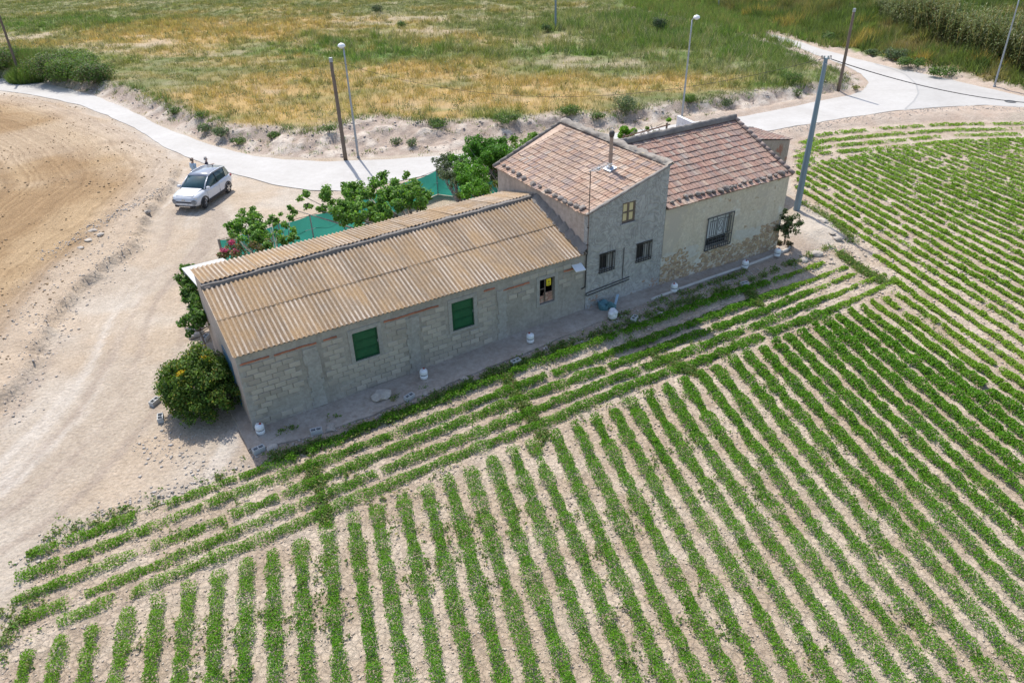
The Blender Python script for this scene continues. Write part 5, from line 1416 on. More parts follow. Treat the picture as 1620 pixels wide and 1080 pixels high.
for k, (px_, py_, r, h, lab) in enumerate([
    (8, 114, 2.6, 2.2, 'grassy green thicket left of the leaning pole at the road edge'), (48, 115, 2.3, 1.7, 'tall grassy thicket immediately right of the leaning pole'),
    (82, 121, 2.5, 2.3, 'second grassy thicket right of the leaning pole'), (118, 126, 2.5, 2.2, 'third grassy thicket right of the leaning pole'),
    (150, 132, 2.2, 1.9, 'last dense grassy thicket before the bare bank'), (28, 98, 2.8, 1.8, 'grassy thicket behind the leaning pole'), (72, 102, 2.8, 1.8, 'back row thicket with the brightest tops'), (120, 110, 3.0, 2.0, 'back row thicket thinning out toward the dry meadow')]):
    P = gpx(px_, py_ + 3); cl = [(.10, .175, .040), (.135, .22, .05), (.15, .17, .075)] if k % 2 else [(.08, .145, .04), (.12, .19, .05), (.18, .165, .10)]
    shrub(P, r, h, cl, lab, 'thickets along the left verge', n=5200, leaf=.028 if k in (1, 5, 6) else .085, seed=60 + k, name='thicket', cat='bush', grassy=k in (1, 5, 6))
# ================================================================== TREES AND PLANTS ROUND THE HOUSES
def clump_tree(name, label, cat, base, clumps, cols, leaf, n_per, trunk_r=.09, fork=None, seed=0, weights=None, flowers=None, limb_m=None, var=.2, spread=0.0):
    """base: world foot; clumps: (world centre, radius)"""
    rs = np.random.default_rng(7000 + seed); base = np.array(base, float)
    t = thing(name, label, cat, tuple(base))
    fk = np.array(fork, float) if fork is not None else base + np.array([0, 0, 1.0])
    g = MB(); mid = (base + fk) / 2 + np.array([rs.normal() * .06, rs.normal() * .06, 0])
    g.tube([np.array([0, 0, -.15]), mid - base, fk - base], [trunk_r * 1.25, trunk_r, trunk_r * .85], 8)
    g.obj('trunk', limb_m or M_BARK, t, smooth=True)
    PP, DD = [], []
    if spread:
        clumps = clumps + [(np.array(c_, float) + rs.normal(size=3) * r * spread * np.array([1.2, 1.2, .4]), r * rs.uniform(.6, 1.0)) for c_, r in clumps] + [(np.array(c_, float) + rs.normal(size=3) * r * spread * np.array([1, 1, .5]), r * rs.uniform(.6, 1.0)) for c_, r in clumps]
    for k, (c_, r) in enumerate(clumps):
        c_ = np.array(c_, float); L = np.linalg.norm(c_ - fk)
        if L > .5 and k < 26:
            g = MB(); m1 = fk + (c_ - fk) * .35 + np.array([rs.normal() * .10, rs.normal() * .10, -.10 * L]); m2 = fk + (c_ - fk) * .7 + np.array([rs.normal() * .08, rs.normal() * .08, -.05 * L])
            r0 = min(trunk_r * .6, .03 + .018 * L); g.tube([fk - base, m1 - base, m2 - base, c_ - base], [r0, r0 * .75, r0 * .5, r0 * .22], 6); g.obj('limb', limb_m or M_BARK, t, smooth=True)
        for q in range(3):
            cc = c_ + rs.normal(size=3) * r * .42; p, d = clump_points(cc, r * .72, int(2.3 * n_per * r * r / .09 / 3), rs, .8, .35); PP.append(p); DD.append(d)
    P, D = np.concatenate(PP), np.concatenate(DD)
    V, F = leaf_quads(P - base, leaf * (.65 + .7 * rs.random(len(P))), D, .5, rs, .6)
    c = palette(len(P), cols, rs, var, weights)
    link('crown', np_mesh('crown', V, F, np.repeat(c, 4, 0)), FOL, t)
    if flowers:
        fc, fpts, fr, fl = flowers
        for c_ in fpts:
            p, d = clump_points(np.array(c_, float), fr, 90, rs, .7, .2); V, F = leaf_quads(p - base, fl, d, .8, rs, .7)
            link('blossom', np_mesh('blossom', V, F, np.repeat(palette(90, fc, rs, .12), 4, 0)), FOL, t)
    return t
M_BARK = mat('grey_bark', (.20, .17, .145), (.29, .255, .225), 5, .95, .6, 25)
FIG = [(.15, .29, .045), (.115, .235, .04), (.20, .34, .065), (.09, .18, .04)]
pz = lambda pts, z, r: [(gz(x, y, z), r * 1.06) for x, y in pts]
fig = pz([(485, 313), (508, 313)], 2.5, .30) + pz([(505, 333), (468, 333), (524, 320)], 2.35, .20) + pz([(540, 327), (555, 314), (568, 300), (590, 293), (583, 311), (604, 322), (566, 328)], 2.9, .40) \
    + pz([(550, 343), (566, 347), (583, 338), (598, 346), (612, 336)], 2.7, .34) + pz([(612, 304), (625, 293), (636, 302), (627, 319), (656, 300), (666, 316), (672, 308), (645, 314)], 3.1, .38)
clump_tree('fig_tree', 'large sprawling fig tree with grey crooked limbs over the green netting behind the shed', 'tree', [*W3(10.9, 8.6)[:2], 0], fig, FIG, .075, 78, .13, W3(10.7, 9.0, 1.9), 1, spread=1.1)
sfig = pz([(402, 341), (378, 349), (372, 358), (415, 348), (388, 352)], 2.3, .26) + pz([(394, 368), (400, 360), (412, 364), (398, 381), (406, 378)], 2.1, .30) + pz([(426, 354), (438, 350), (451, 355), (459, 345)], 2.2, .19) + pz([(438, 366), (467, 369), (459, 377), (420, 389), (447, 383)], 2.0, .21)
clump_tree('fig_tree', 'small open fig tree with separate leaf tufts by the fence corner', 'tree', [*W3(3.9, 9.3)[:2], 0], sfig, FIG, .072, 70, .07, W3(3.9, 9.6, 1.2), 2, spread=.9)
OLV = [(.105, .14, .075), (.14, .175, .105), (.075, .10, .055)]
clump_tree('olive_tree', 'grey green young olive tree by the netting, behind the shed roof', 'tree', [*W3(14.6, 11.2)[:2], 0], pz([(695, 262), (708, 255), (700, 277), (716, 268), (711, 283), (726, 262), (703, 268)], 2.5, .34), OLV, .055, 80, .06, W3(14.6, 11.4, 1.3), 3, spread=.9)
CIT = [(.10, .25, .025), (.13, .30, .035), (.07, .17, .022), (.17, .33, .055)]
clump_tree('lemon_tree', 'bright green lemon tree standing beside the corner of the tower', 'tree', [*W3(15.9, 9.8)[:2], 0], pz([(733, 262), (742, 274), (732, 284), (745, 292), (728, 273), (740, 302), (752, 283)], 2.6, .48), CIT, .062, 95, .08, W3(15.9, 9.9, 1.4), 4, spread=.9)
clump_tree('orange_tree', 'rounded dense dark green orange tree, highest of those left of the tower', 'tree', [*W3(18.0, 12.4)[:2], 0], pz([(756, 246), (768, 233), (784, 229), (795, 238), (776, 246), (790, 250), (764, 254), (757, 236)], 2.7, .56), [(.075, .20, .022), (.11, .26, .03), (.055, .14, .02)], .062, 95, .09, W3(18.0, 12.5, 1.4), 5, spread=.8)
clump_tree('laurel_hedge', 'light green leafy hedge running along the tower back wall', 'hedge', [*W3(20.2, 12.2)[:2], 0], pz([(797, 256), (806, 248), (815, 241), (826, 234), (838, 227), (848, 220), (812, 228), (830, 222), (842, 217), (800, 266)], 2.1, .42), [(.13, .24, .03), (.095, .195, .028), (.17, .28, .05)], .075, 60, .06, W3(20.2, 12.2, .9), 6)
clump_tree('flowering_bush', 'low yellowish green bush along the rear edge of the shed roof', 'bush', [*W3(16.0, 8.6)[:2], 0], pz([(728, 308), (742, 303), (757, 300), (772, 296), (784, 291), (736, 312), (750, 306)], 2.0, .30), [(.15, .20, .04), (.11, .16, .035), (.20, .22, .06), (.07, .10, .03)], .06, 70, .05, W3(16.0, 8.6, .8), 7)
clump_tree('rose_bush', 'dark straggly bush with pink and white flowers close to the tower corner', 'bush', [*W3(17.6, 10.5)[:2], 0], pz([(768, 272), (780, 268), (776, 280), (787, 278), (765, 285)], 1.9, .30), [(.045, .085, .03), (.07, .12, .04)], .06, 60, .05, W3(17.6, 10.5, .8), 8,
           flowers=([(.62, .30, .34), (.70, .62, .58)], [gz(770, 258, 2.3), gz(777, 266, 2.1), gz(784, 272, 1.9)], .17, .06))
clump_tree('bougainvillea', 'brownish bougainvillea bush with magenta bracts at the fence corner', 'bush', [*W3(2.4, 9.2)[:2], 0], pz([(352, 396), (365, 388), (378, 392), (390, 398), (372, 402), (400, 390), (410, 396), (356, 404), (425, 385)], 1.9, .30), [(.20, .17, .075), (.13, .14, .05), (.26, .15, .10), (.10, .14, .04)], .055, 75, .05, W3(2.4, 9.2, .8), 9,
           flowers=([(.42, .055, .16), (.50, .10, .22)], [gz(355, 396, 2.1), gz(350, 403, 1.9), gz(366, 383, 2.2), gz(372, 398, 2.0)], .20, .05))
clump_tree('grape_vine', 'leafy grape vine climbing the left end wall of the shed', 'vine', [*W3(-.35, 6.0)[:2], 0], pz([(297, 432), (290, 446), (299, 455), (307, 452), (298, 468), (309, 466), (313, 478), (303, 480), (312, 490), (320, 498), (309, 502), (318, 508), (286, 440)], 1.9, .27), [(.085, .17, .035), (.115, .215, .045), (.055, .11, .028)], .075, 65, .045, W3(-.35, 6.0, 1.2), 10, spread=1.0)
bp = W3(-1.12, 2.42)
bush_cl = []
rs = np.random.default_rng(3)
for k in range(54):
    a = k * 2.4; e_ = math.asin(((k + .5) / 54) ** .95); R_ = 1.22 + rs.normal() * .06
    bush_cl.append((bp + np.array([math.cos(a) * math.cos(e_) * R_, math.sin(a) * math.cos(e_) * R_, (.50 + math.sin(e_) * 1.40)]), .36 + .10 * rs.random()))
for k in range(10): bush_cl.append((bp + np.array([rs.normal() * .5, rs.normal() * .5, .5 + rs.random() * .9]), .46))
clump_tree('flowering_bush', 'big rounded dark green bush with yellow blossoms by the left corner of the shed', 'bush', bp, bush_cl, [(.085, .155, .028), (.055, .105, .022), (.15, .23, .035), (.27, .25, .05), (.11, .19, .04)], .050, 100, .08, bp + [0, 0, .6], 11, [.33, .25, .2, .08, .14],
           flowers=([(.75, .50, .02), (.70, .42, .03), (.62, .55, .05)], [bp + np.array(q) for q in [(-.30, -.55, 1.86), (-.22, -.50, 1.9), (-.55, .75, 1.62), (-.48, .80, 1.64), (-.62, .10, 1.82), (.25, .25, 2.0)]], .12, .04))
tp = gpx(1240, 388)
clump_tree('small_tree', 'small dark leafy tree at the right front corner of the stone house', 'tree', tp, [(gz(x, y, z), .30) for x, y, z in [(1238, 346, 1.9), (1250, 352, 1.6), (1256, 346, 1.8), (1243, 336, 2.1), (1256, 360, 1.45), (1236, 357, 1.6), (1246, 364, 1.4), (1262, 355, 1.6)]], [(.045, .085, .028), (.07, .115, .04), (.12, .12, .06)], .06, 70, .035, tp + [0, 0, 1.2], 12)
for k, (x, y, l) in enumerate([(1232, 387, 'dark low mound of leaves left of the small tree stem'), (1247, 388, 'dark low mound of leaves right of the small tree stem')]):
    shrub(gpx(x, y), .24, .22, [(.06, .06, .03), (.09, .075, .045)], l, n=260, leaf=.04, seed=90 + k, name='low_plant', cat='plant')
# old vine trained on a rusty bar behind the ridge
vt = thing('trained_vine', 'gnarled half bare vine trained along a rusty bar, bright leaves at its left end', 'vine', tuple(W3(26.0, 12.2)))
vb = np.array(vt.location); zz = 2.2; vt.location.z = 0; vb[2] = 0
A_, B_ = gz(985, 217, zz), gz(1060, 197, zz)
g = MB(); g.tube([A_ - vb, B_ - vb], .045, 6); g.obj('bar', mat('rusty_bar', (.20, .11, .075), (.27, .17, .12), 5, .9), vt)
for P_ in (A_ + (B_ - A_) * .03, A_ + (B_ - A_) * .93):
    g = MB(); g.tube([np.array([P_[0], P_[1], -.1]) - vb, P_ - vb + [0, 0, .15]], .07, 7); g.obj('post', M_WOOD_DARK, vt)
rs = np.random.default_rng(8)
for k in range(9):
    s = .08 + .1 * k; p = A_ + (B_ - A_) * s - vb; g = MB(); q = [p + [0, 0, -.9 - .2 * rs.random()]]
    for j in range(5): q.append(p + np.array([rs.normal() * .22, rs.normal() * .22, -.7 + .24 * j + rs.random() * .1]))
    g.tube(q, [.05, .045, .04, .035, .025, .015], 5); g.obj('stem', M_BARK, vt, smooth=True)
cl = [(gz(x, y, z), r) for x, y, z, r in [(988, 206, 2.3, .34), (996, 212, 2.1, .30), (984, 215, 2.0, .30), (993, 219, 1.8, .26), (1003, 207, 2.2, .2), (1058, 190, 2.5, .16), (1036, 210, 1.8, .16), (1024, 203, 2.2, .13)]]
PP = np.concatenate([clump_points(c_, r, int(620 * r * r / .09), rs, .8, .3)[0] for c_, r in cl]); V, F = leaf_quads(PP - vb, .075, None, .5, rs, .6)
link('leaves', np_mesh('leaves', V, F, np.repeat(palette(len(PP), [(.17, .33, .03), (.12, .26, .025), (.21, .38, .05)], rs, .15), 4, 0)), FOL, vt)

# ================================================================== NETTING FENCE
M_NET = mat('green_shade_net', (.035, .175, .14), (.05, .215, .175), 2.5, .7, .15, 14)
_nt = M_NET.node_tree; _b = _nt.nodes['Principled BSDF']; _t = _nt.nodes.new('ShaderNodeBsdfTranslucent'); _t.inputs[0].default_value = (.05, .34, .27, 1); _m = _nt.nodes.new('ShaderNodeMixShader'); _m.inputs[0].default_value = .4
_nt.links.new(_b.outputs[0], _m.inputs[1]); _nt.links.new(_t.outputs[0], _m.inputs[2]); _nt.links.new(_m.outputs[0], _nt.nodes['Material Output'].inputs['Surface'])
fence = thing('net_fence', 'sagging fence of teal green shade netting on thin posts between yard and road', 'fence', tuple(W3(2.2, 14.0)))
fb = np.array(fence.location)
fp = [gz(x, y, 1.5)[:2] for x, y in [(346, 380), (392, 367), (440, 354), (490, 341), (540, 325), (590, 307), (640, 289), (690, 270), (722, 274), (756, 279), (790, 283)]]
for k, p in enumerate(fp):
    z0 = ground(*p); g = MB(); g.tube([np.array([p[0], p[1], z0 - .2]) - fb, np.array([p[0], p[1], 1.56]) - fb], .035 if k else .06, 7); g.obj('post', M_GALV if k else M_CAP, fence)
for k in range(len(fp) - 1):
    a, b = np.array(fp[k]), np.array(fp[k + 1]); nn = np.array([-(b - a)[1], (b - a)[0]]); nn /= np.linalg.norm(nn); V, F = [], []
    n1_, n2_ = 12, 7
    for i in range(n1_ + 1):
        s = i / n1_; p = a + (b - a) * s
        for j in range(n2_ + 1):
            t_ = j / n2_; bulge = .13 * math.sin(math.pi * t_) * math.sin(math.pi * s) * (1 + .5 * math.sin(k * 2.1)) + .05 * (float(vnoise(p[0] * 2 + t_ * 3, p[1] * 2, 9)) - .5)
            V.append((p[0] - nn[0] * bulge - fb[0], p[1] - nn[1] * bulge - fb[1], .02 + (1.48 - .09 * math.sin(math.pi * s)) * t_ - fb[2]))
    for i in range(n1_):
        for j in range(n2_): F.append((i * (n2_ + 1) + j, (i + 1) * (n2_ + 1) + j, (i + 1) * (n2_ + 1) + j + 1, i * (n2_ + 1) + j + 1))
    mb = MB(); mb.add(V, F); mb.obj('netting', M_NET, fence, smooth=True)
for hz_ in (1.51, .75):
    g = MB(); g.tube([np.array([p[0], p[1], hz_]) - fb - np.array([0, .03, 0]) for p in fp], .014, 5); g.obj('wire', M_WOOD_DARK if hz_ > 1 else M_WHITE, fence)
lean = thing('lean_to', 'white sheet lean to roof behind the left end of the shed', 'canopy', tuple(W3(.4, 7.2)))
lb = np.array(lean.location); q = [gz(287, 424, 2.45), gz(352, 408, 2.45), W3(2.4, 6.12, 2.75), W3(.1, 6.5, 2.75)]
g = MB(); pts = [p - lb for p in (q[0], q[1], q[2], q[3])]; g.hexa([p - [0, 0, .05] for p in (pts[3], pts[2], pts[1], pts[0])] + [p for p in (pts[3], pts[2], pts[1], pts[0])]); g.obj('roof_sheet', mat('white_sheet', (.50, .50, .50), (.42, .42, .41), 2, .8), lean)
for p in (q[0], q[1]):
    pp = p + (np.array(W3(1.1, 6.5)) - np.array([p[0], p[1], 0]))[:3] * np.array([.06, .06, 0]); g = MB(); g.tube([np.array([pp[0], pp[1], -.1]) - lb, np.array([pp[0], pp[1], 2.42]) - lb], .045, 7); g.obj('post', M_GALV, lean)

# ================================================================== POLES AND WIRES
def pole_axis(bx, by, tx, ty):
    P = gpx(bx, by); d = ray(tx, ty); t = (P[1] - 0.0) / d[1]; return P, np.array([d[0] * t, P[1], CAM_H + d[2] * t])
def pole(name, label, cat, bx, by, tx, ty, r0, r1, m, n=9, group=None, wob=0):
    P, T = pole_axis(bx, by, tx, ty); t = thing(name, label, cat, tuple(P), 0, group)
    g = MB(); k = 8; rs = random.Random(bx); pts = [(T - P) * i / k + np.array([rs.uniform(-wob, wob), rs.uniform(-wob, wob), 0]) * (0 < i < k) for i in range(k + 1)]; pts[0] = pts[0] - [0, 0, .4]
    g.tube(pts, [r0 + (r1 - r0) * i / k for i in range(k + 1)], n); g.obj('shaft', m, t, smooth=n > 8); return t, P, T
UG = 'old wooden utility poles by the roads'
for bx, by, tx, ty, l in [(31, 117, -6, 12, 'dark leaning wooden pole at the far left edge, rising from the thicket'), (547, 253, 523, 92, 'dark wooden pole standing beside the street lamp above the road'), (1328, 136, 1352, 14, 'brown wooden pole on the point of land at the road fork')]:
    t, P, T = pole('utility_pole', l, 'pole', bx, by, tx, ty, .145, .105, M_WOOD_DARK, 10, UG, .015)
    if bx == 547: WOODTOP = T
    g = MB(); L = np.linalg.norm(T - P); g.tube([(T - P) * (1 - .25 / L), (T - P) * (1 + .02 / L)], [.125, .12], 10); g.obj('metal_cap', M_GALV, t)
M_LAMPW = mat('lamp_shell', (.80, .81, .82), (.74, .75, .76), 5, .4)
def street_lamp(label, bx, by, tx, ty, side):
    t, P, T = pole('street_lamp', label, 'street lamp', bx, by, tx, ty, .085, .050, M_GALV, 9, 'grey street lamps by the road')
    R = T - P; g = MB(); g.tube([R, R + np.array([side * .10, -.05, .12]), R + np.array([side * .32, -.1, .16])], .035, 6); g.obj('bracket', M_GALV, t)
    g = MB(); c_ = R + np.array([side * .36, -.1, .14])
    g.lathe([(.03, .22), (.17, .17), (.24, .08), (.255, 0.0), (.20, -.02)][::-1], 14, tuple(c_)); g.obj('lamp_head', M_LAMPW, t, smooth=True)
    g = MB(); g.lathe([(.06, -.12), (.15, -.08), (.19, -.02)], 12, tuple(c_)); g.obj('lens', mat('lamp_lens', (.55, .58, .6), None, 4, .2) if 'lamp_lens' not in bpy.data.materials else bpy.data.materials['lamp_lens'], t, smooth=True)
    g = MB(); g.lathe([(.12, -.05), (.12, .10), (.09, .12)], 9); g.obj('base_collar', M_GALV, t)
    return P, T
street_lamp('grey street lamp with white head standing next to the dark wooden pole', 567, 250, 543.5, 77, -.25)
street_lamp('grey street lamp with white head rising behind the stone house ridge', 1078, 192, 1095, 32, .8)
street_lamp('grey street lamp at the far right edge, in front of the reeds', 1573, 137, 1614, -6, .8)
for bx, by, tx, ty, l, r in [(879, 46, 879, -40, 'thin blue grey pole alone in the far meadow', .13), (1137, 12, 1139, -34, 'faint thin pole beyond the lush grass at the top edge', .10)]:
    pole('metal_pole', l, 'pole', bx, by, tx, ty, r, r * .8, mat('blue_grey_paint', (.23, .29, .34), (.19, .24, .285), 2, .55) if r > .12 else M_GALV, 9)
M_BLUEP = mat('blue_grey_steel', (.155, .225, .275), (.19, .26, .305), 1.2, .5, .1, 20, stretch=(3, 3, .4))
bt, BP, BT = pole('power_pole', 'tall tapering blue grey power pole at the right end of the stone house', 'pole', 1260, 333, 1307, 92, .185, .10, M_BLUEP, 8)
R = BT - BP
g = MB(); g.box(R[0] - .20, R[0] + .20, R[1] - .025, R[1] + .025, R[2] - .06, R[2] - .02); g.box(R[0] - .03, R[0] + .03, R[1] - .25, R[1] + .25, R[2] - .28, R[2] - .23); g.obj('crossarm', M_GALV, bt)
for s in (-1, 1):
    g = MB(); g.tube([R + [s * .18, 0, -.02], R + [s * .20, 0, .12], R + [s * .25, 0, .11], R + [s * .25, 0, -.05]], .016, 6); g.obj('hook', M_IRON, bt)
    g = MB(); g.lathe([(.02, -.02), (.055, .0), (.03, .04), (.055, .08), (.02, .12)], 9, tuple(R + [s * .10, 0, .0])); g.obj('insulator', mat('grey_glass', (.30, .36, .36), None, 5, .25) if s < 0 else bpy.data.materials['grey_glass'], bt, smooth=True)
def wire(name, label, A_, B_, sag, r, m, n=28):
    g = MB(); A_ = np.array(A_); B_ = np.array(B_)
    g.tube([A_ + (B_ - A_) * t - np.array([0, 0, 4 * sag * t * (1 - t)]) for t in np.linspace(0, 1, n)], r, 5)
    return tag(g.obj(name, m), label, 'cable')
far_end = np.array([0, 0, CAM_H]) + ray(1700, 166) / np.linalg.norm(ray(1700, 166)) * 62
wire('power_cable', 'thick black overhead cable running right from the big blue grey pole', BT + [.25, 0, -.05], far_end, .55, .022, M_IRON)
wire('telephone_wire', 'thin dark wire slung between the wooden pole and the big blue grey pole', WOODTOP + [0, 0, -.1], BT + [-.25, 0, -.05], 2.1, .010, M_IRON, 40)

# ================================================================== THE CAR
def car_paint(name, c, r=.25):
    M, nt, nd, lk, b = nodes_of(name); b.inputs['Base Color'].default_value = (*c, 1); b.inputs['Roughness'].default_value = r; b.inputs['Coat Weight'].default_value = .5
    n = noise_node(nt, N(nt, 'ShaderNodeTexCoord').outputs['Object'], 3, 4, .6); rr = ramp(nt, n.outputs[0], [(.3, tuple(v * .93 for v in c)), (.7, c)]); lk.new(rr.outputs[0], b.inputs['Base Color']); return M
P_WHITE, P_GREY, P_BLACK = car_paint('white_car_paint', (.62, .63, .66)), car_paint('grey_car_roof', (.17, .195, .245), .3), mat('black_trim', (.028, .028, .032), None, 6, .6)
GL = mat('car_glass', (.02, .05, .06), (.03, .07, .08), 2, .06)
CHR = mat('chrome', (.62, .64, .66), None, 5, .2, metal=.9)
fl, rl = gz(325, 330)[:2], gz(362, 305)[:2]
fw = (fl - rl) / np.linalg.norm(fl - rl); lf = np.array([-fw[1], fw[0]]); mid = (fl + rl) / 2 - lf * .80
car = thing('parked_car', 'white compact crossover car with grey roof parked on the yard by the road', 'car', (mid[0], mid[1], ground(*mid)), math.atan2(fw[1], fw[0]))
def loft(stations, name, m, parent, smooth=True, closed=True):
    V, F = [], []; n = len(stations[0][1]) * 2 - 2
    for x, half in stations:
        ring = [(x, y, z) for y, z in half] + [(x, -y, z) for y, z in half[-2:0:-1]]; V += ring
    for i in range(len(stations) - 1):
        for k in range(n): F.append((i * n + k, i * n + (k + 1) % n, (i + 1) * n + (k + 1) % n, (i + 1) * n + k))
    F.append(tuple(range(n - 1, -1, -1))); F.append(tuple(range((len(stations) - 1) * n, len(stations) * n)))
    mb = MB(); mb.add(V, F); return mb.obj(name, m, parent, smooth=smooth)
def low(w, zb, zt): return [(0, zb), (.75 * w, zb), (.96 * w, zb + .09), (w, zb + (zt - zb) * .5), (.985 * w, zt - .13), (.92 * w, zt - .035), (.55 * w, zt + .012), (0, zt + .03)]
loft([(-2.07, low(.66, .48, .92)), (-2.03, low(.78, .40, 1.04)), (-1.80, low(.85, .30, 1.07)), (-1.30, low(.885, .26, 1.07)), (-.4, low(.875, .25, 1.04)), (.5, low(.875, .25, 1.04)), (.98, low(.88, .25, 1.05)), (1.30, low(.885, .26, 1.02)), (1.70, low(.86, .27, .95)), (1.95, low(.78, .30, .86)), (2.05, low(.66, .36, .76)), (2.08, low(.50, .42, .66))], 'body', P_WHITE, car)
def cab(w0, w1, z0, z1): return [(0, z0), (w0, z0), (w0 * .98, z0 + .06), (w0 * .55 + w1 * .45, z0 + (z1 - z0) * .5), (w1, z1 - .05), (w1 * .93, z1), (0, z1 + .015)]
loft([(-1.98, cab(.70, .66, .98, 1.05)), (-1.90, cab(.765, .66, .98, 1.32)), (-1.74, cab(.79, .645, .98, 1.54)), (-1.0, cab(.815, .66, .98, 1.59)), (-.2, cab(.825, .665, .98, 1.60)), (.22, cab(.825, .655, .98, 1.54)), (.62, cab(.82, .70, .98, 1.30)), (1.02, cab(.80, .78, .98, 1.06))], 'cabin_glass', GL, car)
loft([(-1.80, [(0, 1.53), (.60, 1.52), (.645, 1.52), (.60, 1.565), (0, 1.585)]), (-1.0, [(0, 1.58), (.60, 1.575), (.665, 1.565), (.61, 1.625), (0, 1.645)]), (-.2, [(0, 1.59), (.60, 1.585), (.67, 1.575), (.61, 1.632), (0, 1.652)]), (.20, [(0, 1.53), (.60, 1.525), (.66, 1.515), (.60, 1.57), (0, 1.585)])], 'roof', P_GREY, car)
for s in (-1, 1):
    g = MB(); g.tube([(.98, s * .785, 1.06), (.60, s * .705, 1.31), (.20, s * .655, 1.535)], [.035, .035, .035], 6); g.obj('windscreen_pillar', P_WHITE if s < 0 else P_WHITE, car, smooth=True)
    g = MB(); g.tube([(.22, s * .635, 1.56), (-.3, s * .645, 1.645), (-1.2, s * .64, 1.64), (-1.78, s * .62, 1.55)], [.03] * 4, 6); g.obj('roof_rail', P_WHITE, car, smooth=True)
    g = MB(); g.hexa([(-1.72, s * .775, 1.06), (-1.36, s * .80, 1.06), (-1.36, s * .82, 1.06), (-1.72, s * .80, 1.06), (-1.72, s * .655, 1.50), (-1.46, s * .662, 1.52), (-1.46, s * .685, 1.52), (-1.72, s * .675, 1.50)] if s > 0 else
                     [(-1.36, s * .80, 1.06), (-1.72, s * .775, 1.06), (-1.72, s * .80, 1.06), (-1.36, s * .82, 1.06), (-1.46, s * .662, 1.52), (-1.72, s * .655, 1.50), (-1.72, s * .675, 1.50), (-1.46, s * .685, 1.52)]); g.obj('quarter_panel', CHR, car)
    g = MB(); g.tube([(-.42, s * .835, 1.05), (-.40, s * .675, 1.56)], .028, 5); g.obj('door_pillar', P_BLACK, car)
    for (x0, x1, nm) in ((.90, -.40, 'door'), (-.43, -1.32, 'door')):
        g = MB(); g.box(min(x0, x1) + .02, max(x0, x1) - .02, *sorted((s * .872, s * .893)), .42, .90); d_ = g.obj(nm, P_WHITE, car, bevel=.008)
        g = MB(); g.box(min(x0, x1) + .10, min(x0, x1) + .28, *sorted((s * .893, s * .915)), .80, .83); g.obj('handle', P_WHITE, d_)
    g = MB(); g.box(-1.0, 1.0, *sorted((s * .84, s * .895)), .24, .37); g.obj('sill_cladding', P_BLACK, car)
    g = MB(); g.box(.74, .92, *sorted((s * .86, s * 1.06)), 1.02, 1.17); g.obj('wing_mirror', P_WHITE, car, bevel=.03)
    g = MB(); g.box(-2.04, -1.86, *sorted((s * .58, s * .83)), .86, 1.0); g.obj('tail_light', mat('tail_red', (.35, .02, .03), None, 5, .3) if s < 0 else bpy.data.materials['tail_red'], car, bevel=.02)
    g = MB(); g.obox((1.93, s * .60, .80), (0, .92, 0), (.6, .35 * -s, .2), (0, 0, 1), .20, .05, .03); g.obj('day_light', CHR, car)
    g = MB(); g.lathe([(.02, .0), (.115, .0), (.125, .05)][::-1], 12); o = g.obj('headlight', mat('lamp_dark', (.10, .11, .13), (.3, .32, .34), 9, .2) if s < 0 else bpy.data.materials['lamp_dark'], car); o.rotation_euler = (0, math.radians(90), math.radians(20 * s)); o.location = (2.0, s * .63, .60); o.scale = (1.25, 1.35, 1.2)
    for x in (1.30, -1.30):
        g = MB(); V = []
        for r_ in (.335, .42):
            for k in range(17):
                a = math.pi * (-.06 + 1.12 * k / 16); V.append((x + r_ * math.cos(a), s * .897, .33 + r_ * math.sin(a)))
        g.add(V + [(v[0], v[1] - s * .05, v[2]) for v in V], [(k, k + 1, 18 + k, 17 + k) for k in range(16)] + [(17 + k, 18 + k, 52 + k, 51 + k) for k in range(16)]); g.obj('wheel_arch', P_BLACK, car)
        w_ = MB(); prof = [(.20, -.10), (.30, -.105), (.33, -.07), (.335, 0), (.33, .07), (.30, .105), (.20, .10)]
        w_.lathe(prof, 22); wo = w_.obj('wheel', mat('tyre_rubber', (.03, .03, .032), None, 8, .85) if (s, x) == (-1, 1.30) else bpy.data.materials['tyre_rubber'], car, smooth=True); wo.rotation_euler = (math.radians(90), 0, math.radians(14) if x > 0 else 0); wo.location = (x, s * .80, .335)
        r_ = MB()
        for k in range(5):
            a = k * 2 * math.pi / 5; ca, sa = math.cos(a), math.sin(a); r_.obox((.11 * ca, .11 * sa, -s * .112), (ca, sa, 0), (-sa, ca, 0), (0, 0, 1), .10, .032, .012)
        r_.lathe([(.04, -.02), (.05, 0), (.04, .02)], 10, (0, 0, -s * .115)); r_.obj('rim', CHR, wo)
        r_ = MB(); r_.lathe([(.19, -.01), (.20, .01)], 20, (0, 0, -s * .095)); r_.obj('hub_disc', P_BLACK, wo)
g = MB(); g.box(1.96, 2.10, -.50, .50, .53, .63); g.obj('grille', P_BLACK, car, bevel=.02)
g = MB(); g.box(2.085, 2.115, -.26, .26, .44, .55); g.obj('number_plate', P_WHITE, car)
g = MB(); g.box(1.90, 2.08, -.66, .66, .27, .40); g.obj('front_bumper', P_BLACK, car, bevel=.03)
g = MB(); g.box(2.00, 2.10, -.36, .36, .30, .35); g.obj('skid_plate', CHR, car)
g = MB()
for dz in (0, .045):
    for s in (-1, 1): g.obox((2.09 - dz * .3, s * .05, .735 + dz - .018), (0, .85, -s * .5), (1, 0, 0), (0, s * .5, .85), .06, .012, .010)
g.obj('bonnet_emblem', CHR, car)
g = MB(); g.box(2.005, 2.06, -.62, .62, .715, .728); g.obj('grille_trim', CHR, car)
